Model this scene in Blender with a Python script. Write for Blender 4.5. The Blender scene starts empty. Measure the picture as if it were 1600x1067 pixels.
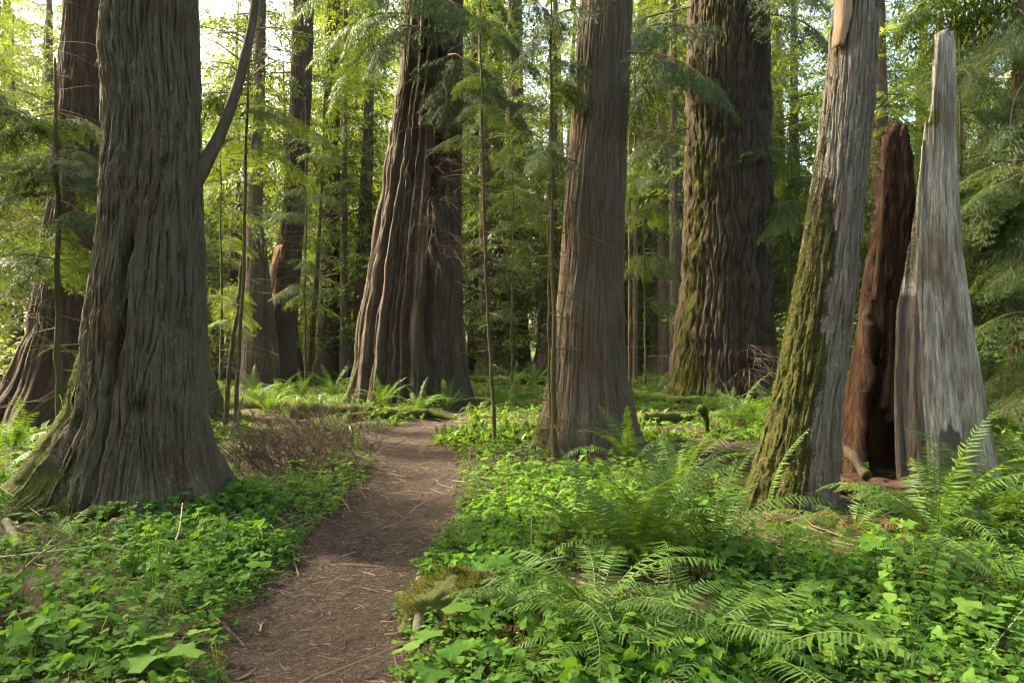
import bpy, math, random
import numpy as np
from mathutils import Vector, Matrix, Euler

# ------------------------------------------------------------------ camera, sky, sun, exposure
SC = bpy.context.scene
COL = SC.collection
F, HY, CX, H = 1066.7, 540.0, 800.0, 1.6          # focal length and horizon of the 1600 px photograph, eye height
PI = math.pi
cam = bpy.data.cameras.new('camera'); cam.lens = 24; cam.sensor_width = 36
cam.clip_start = 0.05; cam.clip_end = 2000
cam.dof.use_dof = True; cam.dof.focus_distance = 7.5; cam.dof.aperture_fstop = 6.3
camo = bpy.data.objects.new('camera', cam); COL.objects.link(camo)
camo.location = (0, 0, H); camo.rotation_euler = (math.radians(90.35), 0, 0)
SC.camera = camo

SUN_AZ, SUN_EL = math.radians(-66), math.radians(37)     # from the left, a little behind the trees
TO_SUN = Vector((math.sin(SUN_AZ)*math.cos(SUN_EL), math.cos(SUN_AZ)*math.cos(SUN_EL), math.sin(SUN_EL)))
w = bpy.data.worlds.new('World'); SC.world = w; w.use_nodes = True
nt = w.node_tree; nt.nodes.clear()
sky = nt.nodes.new('ShaderNodeTexSky'); sky.sky_type = 'NISHITA'; sky.sun_disc = False
sky.sun_elevation = SUN_EL; sky.sun_rotation = SUN_AZ; sky.air_density = 1.0; sky.dust_density = 6.0; sky.ozone_density = 0.5
bgn = nt.nodes.new('ShaderNodeBackground'); bgn.inputs['Strength'].default_value = 0.15
out = nt.nodes.new('ShaderNodeOutputWorld')
nt.links.new(sky.outputs[0], bgn.inputs[0]); nt.links.new(bgn.outputs[0], out.inputs[0])
sl = bpy.data.lights.new('sun', 'SUN'); sl.energy = 2.7; sl.angle = math.radians(3.5); sl.color = (1.0, 0.90, 0.74)
so = bpy.data.objects.new('sun', sl); COL.objects.link(so); so.rotation_euler = TO_SUN.to_track_quat('Z', 'Y').to_euler()
SC.view_settings.view_transform = 'Standard'; SC.view_settings.look = 'None'
SC.view_settings.gamma = 1; SC.view_settings.exposure = 3.0
SC.view_settings.use_white_balance = True; SC.view_settings.white_balance_temperature = 7100; SC.view_settings.white_balance_tint = 0
SC.cycles.use_denoising = True; SC.cycles.use_adaptive_sampling = True; SC.cycles.adaptive_threshold = .028; SC.cycles.filter_width = 1.15
SC.cycles.max_bounces = 6; SC.cycles.diffuse_bounces = 3; SC.cycles.glossy_bounces = 2; SC.cycles.transmission_bounces = 4
SC.cycles.caustics_reflective = False; SC.cycles.caustics_refractive = False
SC.cycles.sample_clamp_indirect = 6

# ------------------------------------------------------------------ helpers
RNG = np.random.default_rng(7); R = random.Random(11)
PERM = np.random.default_rng(3).permutation(256)
GR = np.random.default_rng(4).normal(size=(256, 3)); GR /= np.linalg.norm(GR, axis=1)[:, None]

def pn(x, y, z, seed=0):
    x = np.asarray(x, float)+seed*17.31; y = np.asarray(y, float)+seed*5.77; z = np.asarray(z, float)+seed*9.13
    x, y, z = np.broadcast_arrays(x, y, z)
    xi = np.floor(x).astype(int); yi = np.floor(y).astype(int); zi = np.floor(z).astype(int)
    fx, fy, fz = x-xi, y-yi, z-zi
    u, v, s = [t*t*t*(t*(t*6-15)+10) for t in (fx, fy, fz)]
    res = 0
    for dx in (0, 1):
        px = PERM[(xi+dx) & 255]; wx = u if dx else 1-u
        for dy in (0, 1):
            py = PERM[(px+yi+dy) & 255]; wy = v if dy else 1-v
            for dz in (0, 1):
                g = GR[PERM[(py+zi+dz) & 255]]; wz = s if dz else 1-s
                res = res+wx*wy*wz*(g[..., 0]*(fx-dx)+g[..., 1]*(fy-dy)+g[..., 2]*(fz-dz))
    return res*1.6

def sm(a, b, x):
    t = np.clip((x-a)/(b-a), 0, 1); return t*t*(3-2*t)

def rot(rx=0, ry=0, rz=0):
    return np.array(Euler((rx, ry, rz)).to_matrix())

def make_mesh(name, V, Q=None, T=None, attrs=None, smooth=True):
    me = bpy.data.meshes.new(name)
    V = np.asarray(V, np.float32)
    Q = np.zeros((0, 4), np.int32) if Q is None else np.asarray(Q, np.int32).reshape(-1, 4)
    T = np.zeros((0, 3), np.int32) if T is None else np.asarray(T, np.int32).reshape(-1, 3)
    me.vertices.add(len(V)); me.vertices.foreach_set('co', V.ravel())
    nl = Q.size+T.size
    me.loops.add(nl); me.loops.foreach_set('vertex_index', np.concatenate([Q.ravel(), T.ravel()]))
    me.polygons.add(len(Q)+len(T))
    st = np.concatenate([np.arange(len(Q))*4, Q.size+np.arange(len(T))*3]).astype(np.int32)
    me.polygons.foreach_set('loop_start', st)
    me.polygons.foreach_set('use_smooth', np.full(len(st), smooth, bool))
    for k, a in (attrs or {}).items():
        at = me.attributes.new(k, 'FLOAT', 'POINT'); at.data.foreach_set('value', np.asarray(a, np.float32).ravel())
    me.update(calc_edges=True)
    return me

class MB:
    """collects pieces of one mesh"""
    def __init__(s): s.V, s.Q, s.T, s.A, s.n = [], [], [], [], 0
    def add(s, V, Q=None, T=None, rnd=0.0):
        V = np.asarray(V, float).reshape(-1, 3)
        if Q is not None: s.Q.append(np.asarray(Q).reshape(-1, 4)+s.n)
        if T is not None: s.T.append(np.asarray(T).reshape(-1, 3)+s.n)
        s.V.append(V); s.A.append(np.broadcast_to(np.asarray(rnd, float), (len(V),))); s.n += len(V)
    def arrays(s):
        return (np.concatenate(s.V), np.concatenate(s.Q) if s.Q else None, np.concatenate(s.T) if s.T else None, np.concatenate(s.A))
    def mesh(s, name, mat, smooth=True):
        V, Q, T, A = s.arrays()
        me = make_mesh(name, V, Q, T, {'rnd': A}, smooth); me.materials.append(mat); return me

def link(name, me, parent=None, loc=(0, 0, 0), rotn=(0, 0, 0), sc=1.0):
    o = bpy.data.objects.new(name, me); COL.objects.link(o)
    o.parent = parent; o.location = loc; o.rotation_euler = rotn
    o.scale = (sc, sc, sc) if isinstance(sc, (int, float)) else sc
    if parent is not None and name in ('dead_twigs', 'branch_wood', 'twigs', 'moss_shoots', 'bark_strips'): o['kind'] = 'stuff'     # too fine to pick apart
    return o

def tag(o, label, cat, group=None):
    o['label'] = label; o['category'] = cat
    if group: o['group'] = group
    return o

def thing(name, label, cat, loc=(0, 0, 0), rz=0, group=None, sc=1.0):
    o = link(name, None, None, loc, (0, 0, rz), sc); o.empty_display_size = .1
    return tag(o, label, cat, group)

def tube(pts, rad, seg=6, cap=True):
    pts = np.asarray(pts, float); n = len(pts); rad = np.broadcast_to(np.asarray(rad, float), (n,))
    tg = np.gradient(pts, axis=0); tg /= np.linalg.norm(tg, axis=1)[:, None]+1e-9
    up = np.array([0, 0, 1.0]) if abs(tg[0, 2]) < .9 else np.array([1.0, 0, 0])
    a = np.cross(tg, up); a /= np.linalg.norm(a, axis=1)[:, None]+1e-9; b = np.cross(a, tg)
    th = np.linspace(0, 2*PI, seg, endpoint=False)
    V = pts[:, None]+rad[:, None, None]*(np.cos(th)[None, :, None]*a[:, None]+np.sin(th)[None, :, None]*b[:, None])
    i = np.arange(n-1)[:, None]*seg; j = np.arange(seg)[None]; k = (j+1) % seg
    Q = np.stack([i+j, i+k, i+seg+k, i+seg+j], -1).reshape(-1, 4)
    V = V.reshape(-1, 3); T = None
    if cap:
        V = np.vstack([V, pts[0], pts[-1]]); m = n*seg
        j = np.arange(seg); k = (j+1) % seg
        T = np.vstack([np.stack([k, j, np.full(seg, m)], 1), np.stack([(n-1)*seg+j, (n-1)*seg+k, np.full(seg, m+1)], 1)])
    return V, Q, T

def curve(ctrl, n):
    """smooth curve through the control points (Catmull-Rom)"""
    c = np.asarray(ctrl, float); c = np.vstack([2*c[0]-c[1], c, 2*c[-1]-c[-2]])
    m = len(c)-3; ts = np.linspace(0, m-1e-6, n); o = []
    for t in ts:
        i = int(t); f = t-i; p0, p1, p2, p3 = c[i:i+4]
        o.append(.5*((2*p1)+(-p0+p2)*f+(2*p0-5*p1+4*p2-p3)*f*f+(-p0+3*p1-3*p2+p3)*f**3))
    return np.array(o)

# ------------------------------------------------------------------ the lie of the land
_rows = [(1300, 230, 660), (1067, 325, 638), (1000, 350, 642), (940, 395, 645), (880, 440, 672), (840, 475, 695), (800, 512, 708), (760, 556, 724),
         (725, 592, 718), (705, 578, 708), (688, 545, 694), (676, 575, 692), (664, 622, 698), (654, 662, 712), (645, 690, 728), (636, 712, 748), (628, 728, 762)]
_pd = np.array([F*H/(r[0]-HY) for r in _rows])
_pl = .05+np.array([(r[1]-CX)/F*d for r, d in zip(_rows, _pd)]); _pr = -.04+np.array([(r[2]-CX)/F*d for r, d in zip(_rows, _pd)])
PATH_END = float(_pd[-1])

def path_lr(y):
    y = np.asarray(y, float)
    l = np.interp(y, _pd, _pl)+.07*pn(y*1.7, 0, 3.1)+.035*pn(y*6, 0, 1.7); r = np.interp(y, _pd, _pr)+.07*pn(y*1.6, 5, .4)+.035*pn(y*6, 9, .7)
    return l, r

def path_out(x, y):
    """metres outside the path edge (negative inside)"""
    l, r = path_lr(y)
    o = np.maximum(l-x, x-r)
    return np.where(y > PATH_END, np.maximum(o, y-PATH_END), o)

def base_h(x, y):
    x = np.asarray(x, float); y = np.asarray(y, float)
    far = sm(14, 40, np.hypot(x, y))
    return .05*pn(x*.45, y*.45, 0)+.03*pn(x*1.3, y*1.3, 4)+far*.35*pn(x*.12, y*.12, 8)

def gh(x, y):
    o = path_out(x, y)
    bank = .07*sm(.0, .7, o)
    return base_h(x, y)+bank*(.7+.6*pn(np.asarray(x)*.9, np.asarray(y)*.9, 2))-.09*(1-sm(-.10, .06, o))

def ghf(x, y): return float(gh(np.array([x]), np.array([y]))[0])

def gp(px, py):
    """ground point seen at a pixel of the photograph"""
    d = F*H/(py-HY); x = (px-CX)/F*d
    return x, d, ghf(x, d)

def wp(px, py, d): return np.array([(px-CX)/F*d, d, H+(HY-py)/F*d])

# ------------------------------------------------------------------ materials
def newmat(name):
    m = bpy.data.materials.new(name); m.use_nodes = True; n = m.node_tree.nodes; n.clear()
    o = n.new('ShaderNodeOutputMaterial'); return m, m.node_tree, o

class NT:
    def __init__(s, t): s.t = t
    def n(s, ty, **kw):
        nd = s.t.nodes.new(ty)
        for k, v in kw.items():
            if k.startswith('i_'):
                nd.inputs[k[2:].replace('_', ' ')].default_value = v
            else: setattr(nd, k, v)
        return nd
    def l(s, a, b): s.t.links.new(a, b)
    def attr(s, name): return s.n('ShaderNodeAttribute', attribute_name=name).outputs['Fac']
    def noise(s, vec, scale, detail=3, rough=.55, dist=0.0):
        nd = s.n('ShaderNodeTexNoise'); nd.inputs['Scale'].default_value = scale; nd.inputs['Detail'].default_value = detail
        nd.inputs['Roughness'].default_value = rough; nd.inputs['Distortion'].default_value = dist
        if vec is not None: s.l(vec, nd.inputs['Vector'])
        return nd.outputs['Fac']
    def mapr(s, v, a, b, c=0.0, d=1.0):
        nd = s.n('ShaderNodeMapRange'); nd.inputs[1].default_value = a; nd.inputs[2].default_value = b; nd.inputs[3].default_value = c; nd.inputs[4].default_value = d
        s.l(v, nd.inputs[0]); return nd.outputs[0]
    def math(s, op, a, b=None):
        nd = s.n('ShaderNodeMath', operation=op)
        for i, v in enumerate((a, b)):
            if v is None: continue
            if isinstance(v, (int, float)): nd.inputs[i].default_value = v
            else: s.l(v, nd.inputs[i])
        return nd.outputs[0]
    def mix(s, f, a, b, mode='MIX'):
        nd = s.n('ShaderNodeMix', data_type='RGBA', blend_type=mode)
        for i, v in ((0, f), (6, a), (7, b)):
            if isinstance(v, (int, float)): nd.inputs[i].default_value = v
            elif isinstance(v, tuple): nd.inputs[i].default_value = (*v, 1)
            else: s.l(v, nd.inputs[i])
        return nd.outputs[2]
    def coords(s, sx=1, sy=1, sz=1):
        tc = s.n('ShaderNodeTexCoord'); mp = s.n('ShaderNodeMapping'); mp.inputs['Scale'].default_value = (sx, sy, sz)
        s.l(tc.outputs['Object'], mp.inputs[0]); return mp.outputs[0]
    def bump(s, h, strength, dist):
        nd = s.n('ShaderNodeBump'); nd.inputs['Strength'].default_value = strength; nd.inputs['Distance'].default_value = dist
        s.l(h, nd.inputs['Height']); return nd.outputs[0]
    def surf(s, out, col, rough=.9, bump=None, spec=.25):
        p = s.n('ShaderNodeBsdfPrincipled'); p.inputs['Roughness'].default_value = rough; p.inputs['Specular IOR Level'].default_value = spec
        if isinstance(col, tuple): p.inputs['Base Color'].default_value = (*col, 1)
        else: s.l(col, p.inputs['Base Color'])
        if bump is not None: s.l(bump, p.inputs['Normal'])
        s.l(p.outputs[0], out.inputs[0]); return p

def bark_mat(name, furrow, ridge, pale, lichen=.25, mossc=(.075, .085, .018), fine=1.0, lichc=(.25, .28, .23)):
    m, t, o = newmat(name); k = NT(t)
    v = k.coords(1, 1, .07); v1 = k.coords()
    streak = k.noise(v, 34*fine, 4, .65, .3); big = k.noise(v1, 1.6, 3, .6); spot = k.noise(v1, 26, 4, .7)
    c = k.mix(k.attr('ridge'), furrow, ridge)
    c = k.mix(k.mapr(streak, .40, .72), c, pale)
    c = k.mix(k.mapr(big, .35, .7, 0, .55), c, k.mix(.5, furrow, ridge))
    pat = k.noise(k.coords(1, 1, .45), 2.6, 4, .65, .4)
    c = k.mix(k.mapr(pat, .50, .64, 0, .7), c, k.mix(streak, tuple(furrow[i]*(1.35, 1.0, .8)[i] for i in range(3)), tuple(ridge[i]*(1.25, .98, .80)[i] for i in range(3))))
    c = k.mix(k.mapr(pat, .47, .36, 0, .55), c, k.mix(streak, ridge, tuple(pale[i]*(.98, 1.08, .98)[i] for i in range(3))))
    li = k.math('MULTIPLY', k.mapr(spot, .56, .66), k.mapr(big, .42, .62, 0, lichen))
    c = k.mix(li, c, lichc)
    mn = k.noise(v1, 38, 4, .7); mn2 = k.noise(v1, 5, 3, .6)
    mc = k.mix(k.mapr(k.math('ADD', k.math('MULTIPLY', mn2, .6), k.math('MULTIPLY', mn, .4)), .35, .65), tuple(x*.45 for x in mossc), tuple(x*1.5 for x in mossc))
    mm = k.math('ADD', k.attr('moss'), k.mapr(mn, .3, .7, -.25, .25))
    mf = k.mapr(mm, .38, .62)
    c = k.mix(mf, c, mc)
    hgt = k.math('ADD', k.math('MULTIPLY', streak, 1.0), k.math('MULTIPLY', mn, k.math('ADD', .4, k.math('MULTIPLY', mf, 2.2))))
    k.surf(o, c, .92, k.bump(hgt, 1.0, .02), .2)
    return m

def simple_bark(name, a, b, moss=(.06, .07, .015), mossy=.5, scale=1.0):
    m, t, o = newmat(name); k = NT(t)
    st = k.noise(k.coords(1, 1, .1), 22*scale, 4, .65); v = k.coords(); n2 = k.noise(v, 3*scale, 3)
    c = k.mix(k.mapr(st, .3, .7), a, b)
    nrm = k.n('ShaderNodeNewGeometry')
    c = k.mix(k.mapr(n2, .62-.3*mossy, .80-.3*mossy, 0, .9), c, moss)
    k.surf(o, c, .95, k.bump(st, .8, .02), .2)
    return m

def leaf_mat(name, stops, trans=.42, rough=.5, tcol=None, spec=.35, grain=0.0):
    """a leaf: two-sided thin sheet that lets some light through; 'rnd' on the mesh gives each leaf its own hue"""
    m, t, o = newmat(name); k = NT(t)
    oi = k.n('ShaderNodeObjectInfo')
    f = k.math('ADD', k.math('MULTIPLY', k.attr('rnd'), .8), k.math('MULTIPLY', oi.outputs['Random'], .2))
    cr = k.n('ShaderNodeValToRGB'); k.l(f, cr.inputs[0]); e = cr.color_ramp.elements
    while len(e) < len(stops): e.new(.5)
    for el, (p, c) in zip(e, stops): el.position = p; el.color = (*c, 1)
    col = cr.outputs[0]
    if grain: col = k.mix(k.mapr(k.noise(k.coords(), grain, 3, .7), .35, .65, 0, .5), col, k.mix(1.0, col, (.62, .70, .6), 'MULTIPLY'))
    p = k.n('ShaderNodeBsdfPrincipled'); p.inputs['Roughness'].default_value = rough; p.inputs['Specular IOR Level'].default_value = spec
    k.l(col, p.inputs['Base Color'])
    tr = k.n('ShaderNodeBsdfTranslucent')
    tc = k.mix(1.0, col, tcol or (1.5, 1.35, .45), 'MULTIPLY'); k.l(tc, tr.inputs['Color'])
    ms = k.n('ShaderNodeMixShader'); ms.inputs[0].default_value = trans
    k.l(p.outputs[0], ms.inputs[1]); k.l(tr.outputs[0], ms.inputs[2]); k.l(ms.outputs[0], o.inputs[0])
    return m

M = {}
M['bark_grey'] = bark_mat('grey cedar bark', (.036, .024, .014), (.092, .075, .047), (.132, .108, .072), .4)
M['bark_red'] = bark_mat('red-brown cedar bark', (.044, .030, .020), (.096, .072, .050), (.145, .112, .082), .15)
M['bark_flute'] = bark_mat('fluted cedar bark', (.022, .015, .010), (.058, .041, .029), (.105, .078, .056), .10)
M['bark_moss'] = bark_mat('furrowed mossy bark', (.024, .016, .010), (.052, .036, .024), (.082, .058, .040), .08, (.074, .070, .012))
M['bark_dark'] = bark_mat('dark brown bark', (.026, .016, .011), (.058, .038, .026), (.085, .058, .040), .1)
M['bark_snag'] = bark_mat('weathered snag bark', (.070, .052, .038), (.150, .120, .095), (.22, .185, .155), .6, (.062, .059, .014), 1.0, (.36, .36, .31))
M['bark_far'] = simple_bark('far bark', (.055, .036, .024), (.115, .08, .055), mossy=.3)
M['bark_sap'] = simple_bark('mossy sapling bark', (.055, .042, .028), (.105, .082, .055), (.066, .068, .014), .75, 2)
M['twig'] = simple_bark('dead twig', (.11, .075, .05), (.22, .16, .11), mossy=.0, scale=3)
M['twig_dark'] = simple_bark('dark brush twig', (.05, .034, .024), (.12, .082, .055), mossy=.0, scale=3)
M['twig_pale'] = simple_bark('pale twig', (.24, .20, .15), (.36, .31, .24), mossy=.1, scale=3)
M['twig_moss'] = simple_bark('mossy twig', (.10, .09, .04), (.16, .13, .07), (.15, .15, .025), .9, scale=3)
M['needle'] = leaf_mat('conifer needles', [(0, (.028, .054, .014)), (.5, (.062, .098, .022)), (1, (.115, .148, .032))], .5, .6)
M['needle_near'] = leaf_mat('near conifer needles', [(0, (.024, .046, .014)), (.5, (.045, .078, .020)), (1, (.085, .118, .026))], .45, .55)
M['needle_bright'] = leaf_mat('lightened conifer needles', [(0, (.062, .098, .024)), (.5, (.118, .158, .038)), (1, (.20, .225, .058))], .58, .6, (1.45, 1.45, .6))  # lighter needles for the background, its sunlit glow put into the colour
M['maple'] = leaf_mat('maple leaves', [(0, (.050, .085, .016)), (.5, (.085, .130, .024)), (1, (.15, .18, .035))], .5, .6)
M['herb'] = leaf_mat('herb leaves', [(0, (.040, .095, .018)), (.4, (.082, .170, .028)), (.75, (.130, .225, .038)), (.93, (.185, .26, .045)), (1, (.28, .25, .05))], .42, .75, (1.45, 1.45, .5), .08, 70.0)
M['fern'] = leaf_mat('fern fronds', [(0, (.032, .074, .014)), (.5, (.064, .125, .021)), (1, (.125, .175, .030))], .38, .55, None, .2)
M['fern_dead'] = leaf_mat('dead fern fronds', [(0, (.075, .036, .016)), (.5, (.135, .072, .028)), (1, (.18, .125, .038))], .25, .8, (1.1, .9, .6), .1)

def ground_mat():
    m, t, o = newmat('forest duff'); k = NT(t)
    v = k.coords(); a = k.noise(v, 9, 5, .7); b = k.noise(v, 60, 3, .7); c3 = k.noise(v, .55, 3, .6); c4 = k.noise(v, 150, 2, .6)
    c = k.mix(k.mapr(a, .3, .7), (.030, .019, .012), (.078, .048, .030))
    c = k.mix(k.mapr(b, .55, .75, 0, .7), c, (.13, .082, .05))
    c = k.mix(k.mapr(k.math('ADD', c3, k.math('MULTIPLY', k.math('SUBTRACT', a, .5), .5)), .47, .57, 0, .85), c, (.050, .062, .013))
    k.surf(o, c, .95, k.bump(k.math('ADD', k.math('MULTIPLY', b, .6), k.math('ADD', a, k.math('MULTIPLY', c4, .3))), 1.0, .05), .15)
    return m
M['ground'] = ground_mat()

def path_mat():
    m, t, o = newmat('trodden earth'); k = NT(t)
    v = k.coords(); a = k.noise(v, 2.2, 4, .65); b = k.noise(v, 45, 5, .75); c4 = k.noise(v, 170, 3, .7)
    vr = k.n('ShaderNodeTexVoronoi'); vr.inputs['Scale'].default_value = 60; k.l(v, vr.inputs['Vector'])
    c = k.mix(k.mapr(a, .32, .68), (.036, .022, .015), (.070, .045, .031))
    c = k.mix(k.mapr(k.noise(v, 5.5, 4, .7), .52, .66, 0, .65), c, (.036, .023, .017))
    c = k.mix(k.mapr(b, .35, .7), c, k.mix(.5, c, (.024, .015, .012)))
    for ang, sc_, col_, lo in ((.5, 1.0, (.17, .115, .08), .63), (2.0, 1.2, (.14, .088, .06), .63), (1.2, .9, (.022, .014, .010), .62), (2.7, 1.1, (.20, .145, .105), .66)):
        mp = k.n('ShaderNodeMapping'); mp.inputs['Rotation'].default_value = (0, 0, ang); mp.inputs['Scale'].default_value = (16*sc_, 120*sc_, 20); k.l(v, mp.inputs[0])
        c = k.mix(k.mapr(k.noise(mp.outputs[0], 1.0, 2, .6, .6), lo, lo+.05, 0, .85), c, col_)
    c = k.mix(k.mapr(c4, .6, .72, 0, .75), c, (.15, .10, .078))
    c = k.mix(k.mapr(vr.outputs['Distance'], .0, .12, .5, 0), c, (.11, .08, .065))
    k.surf(o, c, .9, k.bump(k.math('ADD', k.math('MULTIPLY', b, .9), k.math('MULTIPLY', c4, .5)), 1.0, .045), .2)
    return m
M['path'] = path_mat()

def moss_mat():
    m, t, o = newmat('moss'); k = NT(t)
    v = k.coords(); a = k.noise(v, 6, 4, .65); b = k.noise(v, 90, 4, .75)
    c = k.mix(k.mapr(a, .3, .7), (.032, .040, .008), (.085, .090, .015))
    c = k.mix(k.mapr(b, .5, .75, 0, .6), c, (.115, .115, .02))
    p = k.surf(o, c, 1.0, k.bump(k.math('ADD', b, a), 1.0, .03), .05); p.inputs['Sheen Weight'].default_value = .0
    return m
M['moss'] = moss_mat()

def silver_mat():
    m, t, o = newmat('weathered silver wood'); k = NT(t)
    v = k.coords(1, 1, .045); v1 = k.coords(); a = k.noise(v, 30, 5, .65, .2); b = k.noise(k.coords(1, 1, .35), 2.3, 4, .6); f = k.noise(v, 110, 3, .6)
    c = k.mix(k.mapr(a, .34, .66), (.20, .150, .105), (.60, .52, .43))
    c = k.mix(k.mapr(b, .47, .63, 0, .85), c, k.mix(a, (.10, .066, .042), (.27, .19, .125)))
    c = k.mix(k.mapr(f, .60, .75, 0, .7), c, (.07, .05, .04))
    c = k.mix(k.mapr(k.attr('ridge'), .45, .55), c, k.mix(a, (.060, .042, .032), (.16, .12, .095)))
    c = k.mix(k.mapr(k.math('ADD', k.attr('moss'), k.mapr(k.noise(v1, 30, 3), .3, .7, -.25, .25)), .4, .6), c, (.11, .10, .02))
    k.surf(o, c, .8, k.bump(k.math('ADD', a, k.math('MULTIPLY', f, .5)), 1.0, .04), .2)
    return m
M['silver'] = silver_mat()
M['mound'] = simple_bark('mossy rotten stump', (.036, .024, .016), (.085, .060, .042), (.055, .060, .011), 1.05, .5)

def rotten_mat():
    m, t, o = newmat('rotten red heartwood'); k = NT(t)
    v = k.coords(1, 1, .12); v1 = k.coords(); a = k.noise(v, 20, 5, .7, .5); b = k.noise(v1, 3.5, 4, .65)
    c = k.mix(k.mapr(a, .3, .7), (.030, .017, .011), (.175, .088, .047))
    c = k.mix(k.mapr(b, .5, .66, 0, .7), c, (.12, .085, .058))
    k.surf(o, c, .9, k.bump(a, 1.0, .04), .15)
    return m
M['rotten'] = rotten_mat()
M['bare_wood'] = simple_bark('bare torn wood', (.17, .11, .07), (.30, .215, .15), mossy=-.6)
M['orange_wood'] = simple_bark('torn orange wood', (.22, .11, .055), (.42, .25, .14), mossy=-.6)
M['log_grey'] = simple_bark('grey log', (.07, .052, .040), (.17, .135, .105), (.07, .075, .016), .5)
M['litter'] = leaf_mat('needle litter', [(0, (.06, .035, .022)), (.4, (.13, .085, .055)), (.75, (.165, .11, .072)), (1, (.27, .20, .14))], .05, .9, (1, 1, 1), .15)

# ------------------------------------------------------------------ ground and path
def build_ground():
    u = np.linspace(-math.asinh(75), math.asinh(75), 270); x = 4*np.sinh(u)
    w0 = math.asinh(-22/4.); v = np.linspace(w0, math.asinh(75), 250); y = 4*np.sinh(v)+4
    X, Y = np.meshgrid(x, y); Z = gh(X, Y)
    near = 1-sm(14, 25, np.hypot(X, Y))
    Z = Z+near*.018*pn(X*5, Y*5, 0)*sm(-.05, .15, path_out(X, Y))
    n, mcol = X.shape
    i = np.arange(n-1)[:, None]*mcol; j = np.arange(mcol-1)[None]
    Q = np.stack([i+j, i+j+1, i+mcol+j+1, i+mcol+j], -1).reshape(-1, 4)
    me = make_mesh('ground', np.stack([X, Y, Z], -1).reshape(-1, 3), Q); me.materials.append(M['ground'])
    o = link('ground', me); o['kind'] = 'structure'
    o['label'] = 'brown forest floor of needle duff and moss under the trees'
build_ground()

def build_path():
    ys = np.arange(.9, PATH_END+.4, .03); ts = np.linspace(-.12, 1.12, 52)
    l, r = path_lr(ys)
    X = l[:, None]+(r-l)[:, None]*ts[None]; Y = np.broadcast_to(ys[:, None], X.shape)
    o_ = path_out(X, Y)
    Z = base_h(X, Y)-.045+.012*pn(X*3, Y*3, 1)+.013*pn(X*11, Y*11, 2)+.008*pn(X*26, Y*26, 2)-.03*np.sin(PI*np.clip(ts, 0, 1))[None]+.03-.14*sm(0.0, .12, o_)
    n, mcol = X.shape
    i = np.arange(n-1)[:, None]*mcol; j = np.arange(mcol-1)[None]
    Q = np.stack([i+j, i+j+1, i+mcol+j+1, i+mcol+j], -1).reshape(-1, 4)
    me = make_mesh('path', np.stack([X, Y, Z], -1).reshape(-1, 3), Q); me.materials.append(M['path'])
    o = link('path', me); o['kind'] = 'structure'; o['label'] = 'trodden red-brown earth path winding between the trees'
build_path()

# ------------------------------------------------------------------ trunks
def fuzz(n, region, seed, ln=.018, pick=True):
    """short moss shoots standing on a surface: points and normals"""
    P, Nn = region; r = np.random.default_rng(seed); k = r.integers(0, len(P), n) if pick else np.arange(n); b = P[k]+r.normal(size=(n, 3))*.008
    d3 = Nn[k]+r.normal(size=(n, 3))*.45; d3 /= np.linalg.norm(d3, axis=1)[:, None]; s = np.cross(d3, r.normal(size=(n, 3))); s /= np.linalg.norm(s, axis=1)[:, None]
    l = ln*r.uniform(.5, 1.3, n)[:, None]; w_ = .0028
    V = np.stack([b-s*w_, b+s*w_, b+d3*l], 1).reshape(-1, 3); return V, np.arange(n*3).reshape(-1, 3), np.repeat(r.uniform(0, 1, n), 3)
M['moss_shoot'] = leaf_mat('moss shoots', [(0, (.05, .058, .010)), (.5, (.10, .105, .016)), (1, (.19, .18, .03))], .35, .8, (1.3, 1.2, .5), .1)
XTRA = {}
def add_extra(me, parent):
    for nm, x in XTRA.get(me.name, ()):
        if nm == 'moss_shoots':
            V, T, A = fuzz(len(x[0]), x, 5, .022, False); q = MB(); q.add(V, None, T, A); link(nm, q.mesh(nm, M['moss_shoot'], False), parent)
        else: link(nm, x, parent)

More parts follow.
